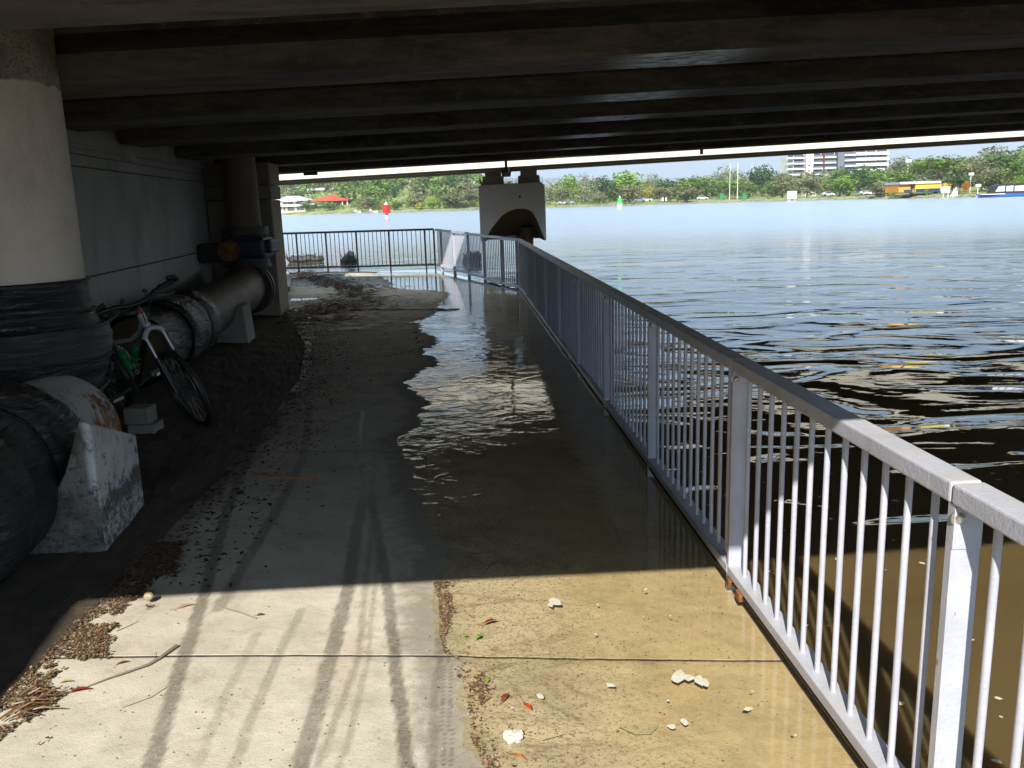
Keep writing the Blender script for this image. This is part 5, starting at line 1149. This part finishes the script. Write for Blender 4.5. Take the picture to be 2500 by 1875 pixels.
# cars parked behind the park trees
CARB = MB(); CARB.prism([(-2.1, .35), (2.1, .35), (2.15, .8), (1.3, .95), (.7, 1.42), (-1.0, 1.45), (-1.7, 1.0), (-2.1, .9)], lambda u, v, s: (u, s, v), -.85, .85)
CARM = CARB.mesh('body'); WHB = MB(); [WHB.tube([(cx_, -.88, .33), (cx_, -.66, .33)], .33, 14) for cx_ in (0,)]; WHM = WHB.mesh('wheel'); WHM.materials.append(M['black'])
GLB = MB(); GLB.prism([(-1.45, 1.0), (1.15, .98), (.64, 1.37), (-.95, 1.40)], lambda u, v, s: (u, s, v), -.862, .862); GLM = GLB.mesh('side_window'); GLM.materials.append(M['glass'])
for k, (px, d, col, lab) in enumerate(((1375, 22, (.7, .7, .7), 'white car parked under the bright green tree near the pier'), (1392, 24, (.35, .4, .45), 'silver blue car parked beside the white one near the pier'), (1434, 22, (.06, .07, .08), 'dark car parked behind the tall eucalyptus'),
        (1562, 26, (.15, .2, .3), 'dark blue car parked right of the grey mangrove'), (1578, 27, (.7, .7, .7), 'white car parked next to the dark blue one'), (1715, 24, (.6, .6, .6), 'pale car parked behind the wide low mangrove'),
        (2020, 20, (.7, .7, .7), 'white car parked below the apartments'), (2060, 20, (.65, .65, .6), 'white car parked under the bright round tree'), (2125, 22, (.75, .75, .72), 'white van-like car parked left of the orange building'), (2112, 22, (.7, .7, .7), 'white car parked at the left of the van-like car'))):
    Y = shore(px) + d; x, y = ray_at(px, Y); g = ground(px, d); r = empty('parked_car', (x, y, g), rnd.uniform(-.2, .2), label=lab, cat='car', group='cars parked behind the far bank')
    o = link('body', CARM, None if CARM.materials else M['white_wall'], r); mt = simple('car_paint', col, .3, .05, 1); o.material_slots[0].link = 'OBJECT'; o.material_slots[0].material = mt
    link('side_window', GLM, None, r)
    for cx_ in (-1.35, 1.35):
        for cy_ in (0, 1.54): o = link('wheel', WHM, None, r); o.location = (cx_, cy_, 0)
# white tents / shelters in the park
for px, w_, lab in ((1478, 16, 'small white and orange shelter left of the green beacon'), (1622, 12, 'small white shelter behind olive tree'), (1979, 26, 'white flat wall panel seen under the olive tree'), (2112, 32, 'long low white building under the dark trees')):
    Y = shore(px) + 30; r = bldg('shelter', px, Y, lab, 'shelter'); b_ = 499 - .0314 * (px - 1250) + 4; wbox(px - w_ / 2, px + w_ / 2, b_ - 15, b_ + 2, Y, 4, 'wall', 'white_wall', r); wbox(px - w_ / 2 - 1, px + w_ / 2 + 1, b_ - 16.5, b_ - 14.8, Y, 5, 'roof', 'roof_terra' if w_ == 16 else 'roof_grey', r, -.5)
# beacons
M['beacon_red'] = simple('beacon_red', (.75, .02, .015), .5, .1, 1); M['beacon_green'] = simple('beacon_green', (.03, .55, .08), .5, .1, 1)
Y = 131; x, y = ray_at(943, Y); r = empty('channel_beacon', (x, y, 0), label='red square channel beacon on a white pile left of the pier', cat='beacon')
zt_b = at(943, 500, Y).z; zb_b = at(943, 521, Y).z
mb = MB(); mb.tube([(0, 0, -1), (0, 0, zb_b)], .24, 14); mb.build('pile', M['white_wall'], r, smooth=True)
mb = MB(); hw = 9 / 2080 * Y; mb.tube([(0, 0, zb_b), (0, 0, zt_b)], hw, 14); mb.build('day_mark', M['beacon_red'], r, smooth=False)
mb = MB(); mb.tube([(0, 0, zt_b), (0, 0, zt_b + .2)], [.3, .3], 10); mb.tube([(0, 0, zt_b + .2), (0, 0, zt_b + .45)], [.12, .1], 8); mb.build('lantern', M['white_wall'], r)
Y = 180; x, y = ray_at(1513, Y); r = empty('channel_beacon', (x, y, 0), label='green triangular channel beacon on a white base right of the pier', cat='beacon')
zb_b = at(1513, 497, Y).z; zt_b = at(1513, 483, Y).z
mb = MB(); mb.tube([(0, 0, -1), (0, 0, zb_b)], .55, 16); mb.build('base', M['white_wall'], r, smooth=True)
mb = MB(); mb.tube([(0, 0, zb_b), (0, 0, zt_b)], [.62, .18], 12); mb.build('cone', M['beacon_green'], r)
mb = MB(); mb.tube([(0, 0, zt_b), (0, 0, zt_b + .35)], .16, 8); mb.build('lantern', M['white_wall'], r)
# boat with canopy, right edge
Y = 178; x, y = ray_at(2455, Y); r = empty('boat', (x, y, 0), label='moored boat with a black canopy of clear windows and a blue hull, right edge', cat='boat')
s = Y / 2080
mb = MB(); n = 10; vs = []
X0 = -68 * s; X1 = 110 * s
for i in range(n):
    t = i / (n - 1); hw = 1.1 * min(1, .25 + t * 2.2) ; xx = X0 + (X1 - X0) * t; vs += [(xx, -hw, .62 + .15 * (1 - t)), (xx, hw, .62 + .15 * (1 - t)), (xx + .5 * (1 - t), 0, -.2), (xx, -hw * .95, .1)]
f = []
for i in range(n - 1):
    a_ = i * 4; b_ = a_ + 4; f += [(a_, b_, b_ + 1, a_ + 1), (a_, a_ + 3, b_ + 3, b_), (a_ + 3, a_ + 2, b_ + 2, b_ + 3), (a_ + 1, b_ + 1, b_ + 2, a_ + 2)]
f.append((0, 1, 2, 3)); mb.add(vs, f); M['hull_blue'] = simple('hull_blue', (.03, .12, .50), .3, .1, .5); mb.build('hull', M['hull_blue'], r)
mb = MB(); mb.box(X0 + .3, X0 + 5.2, -1.12, 1.0, .55, .70); mb.build('deck', M['white_wall'], r)
mb = MB(); cp_ = [(-40 * s, .68), (95 * s, .68), (95 * s, 2.75), (-20 * s, 2.6), (-32 * s, 2.2)]
mb.prism(cp_, lambda u, v, q: (u, q, v), -.95, .95); mb.build('canopy', M['black'], r)
for u0, u1 in ((-34, -8), (-5, 12), (15, 38), (41, 62), (65, 90)):
    mb = MB(); mb.prism([(u0 * s + (.3 if u0 < -30 else 0), 1.1), (u1 * s, 1.1), (u1 * s, 2.25), (u0 * s + (.9 if u0 < -30 else 0), 2.15)], lambda u, v, q: (u, q, v), -.975, -.955); mb.build('clear_window', M['roof_grey'], r)
# a bollard-like white ramp and low wall near the notice board
Y = shore(2332) + 1; r = bldg('boat_ramp', 2332, Y, 'white boat ramp kerb beside the white notice board', 'ramp'); a = at(2320, 481, Y); b = at(2334, 459, Y + 6); mb = MB(); mb.add([(a.x, Y, 0), (a.x + 1.6, Y, 0), (b.x + .6, Y + 6, 2.2), (b.x, Y + 6, 2.2), (a.x, Y, .4), (a.x + 1.6, Y, .4), (b.x + .6, Y + 6, 2.5), (b.x, Y + 6, 2.5)], [(0, 3, 2, 1), (4, 5, 6, 7), (0, 1, 5, 4), (1, 2, 6, 5), (2, 3, 7, 6), (3, 0, 4, 7)]); o = mb.build('ramp_kerb', M['white_wall'], r); o.matrix_parent_inverse = Matrix.Translation(-r.location)


# ================================================================== HAZE
hz_ = bpy.data.materials.new('haze'); hz_.use_nodes = True; hz_.node_tree.nodes.clear()
ho = hz_.node_tree.nodes.new('ShaderNodeOutputMaterial'); hv = hz_.node_tree.nodes.new('ShaderNodeVolumePrincipled')
hv.inputs['Color'].default_value = (.93, .96, 1, 1); hv.inputs['Density'].default_value = .00024; hv.inputs['Anisotropy'].default_value = .2
hz_.node_tree.links.new(hv.outputs[0], ho.inputs['Volume'])
mb = MB(); mb.box(-25000, 25000, -1600, 12000, -8, 420); mb.build('haze', hz_, kind='stuff')
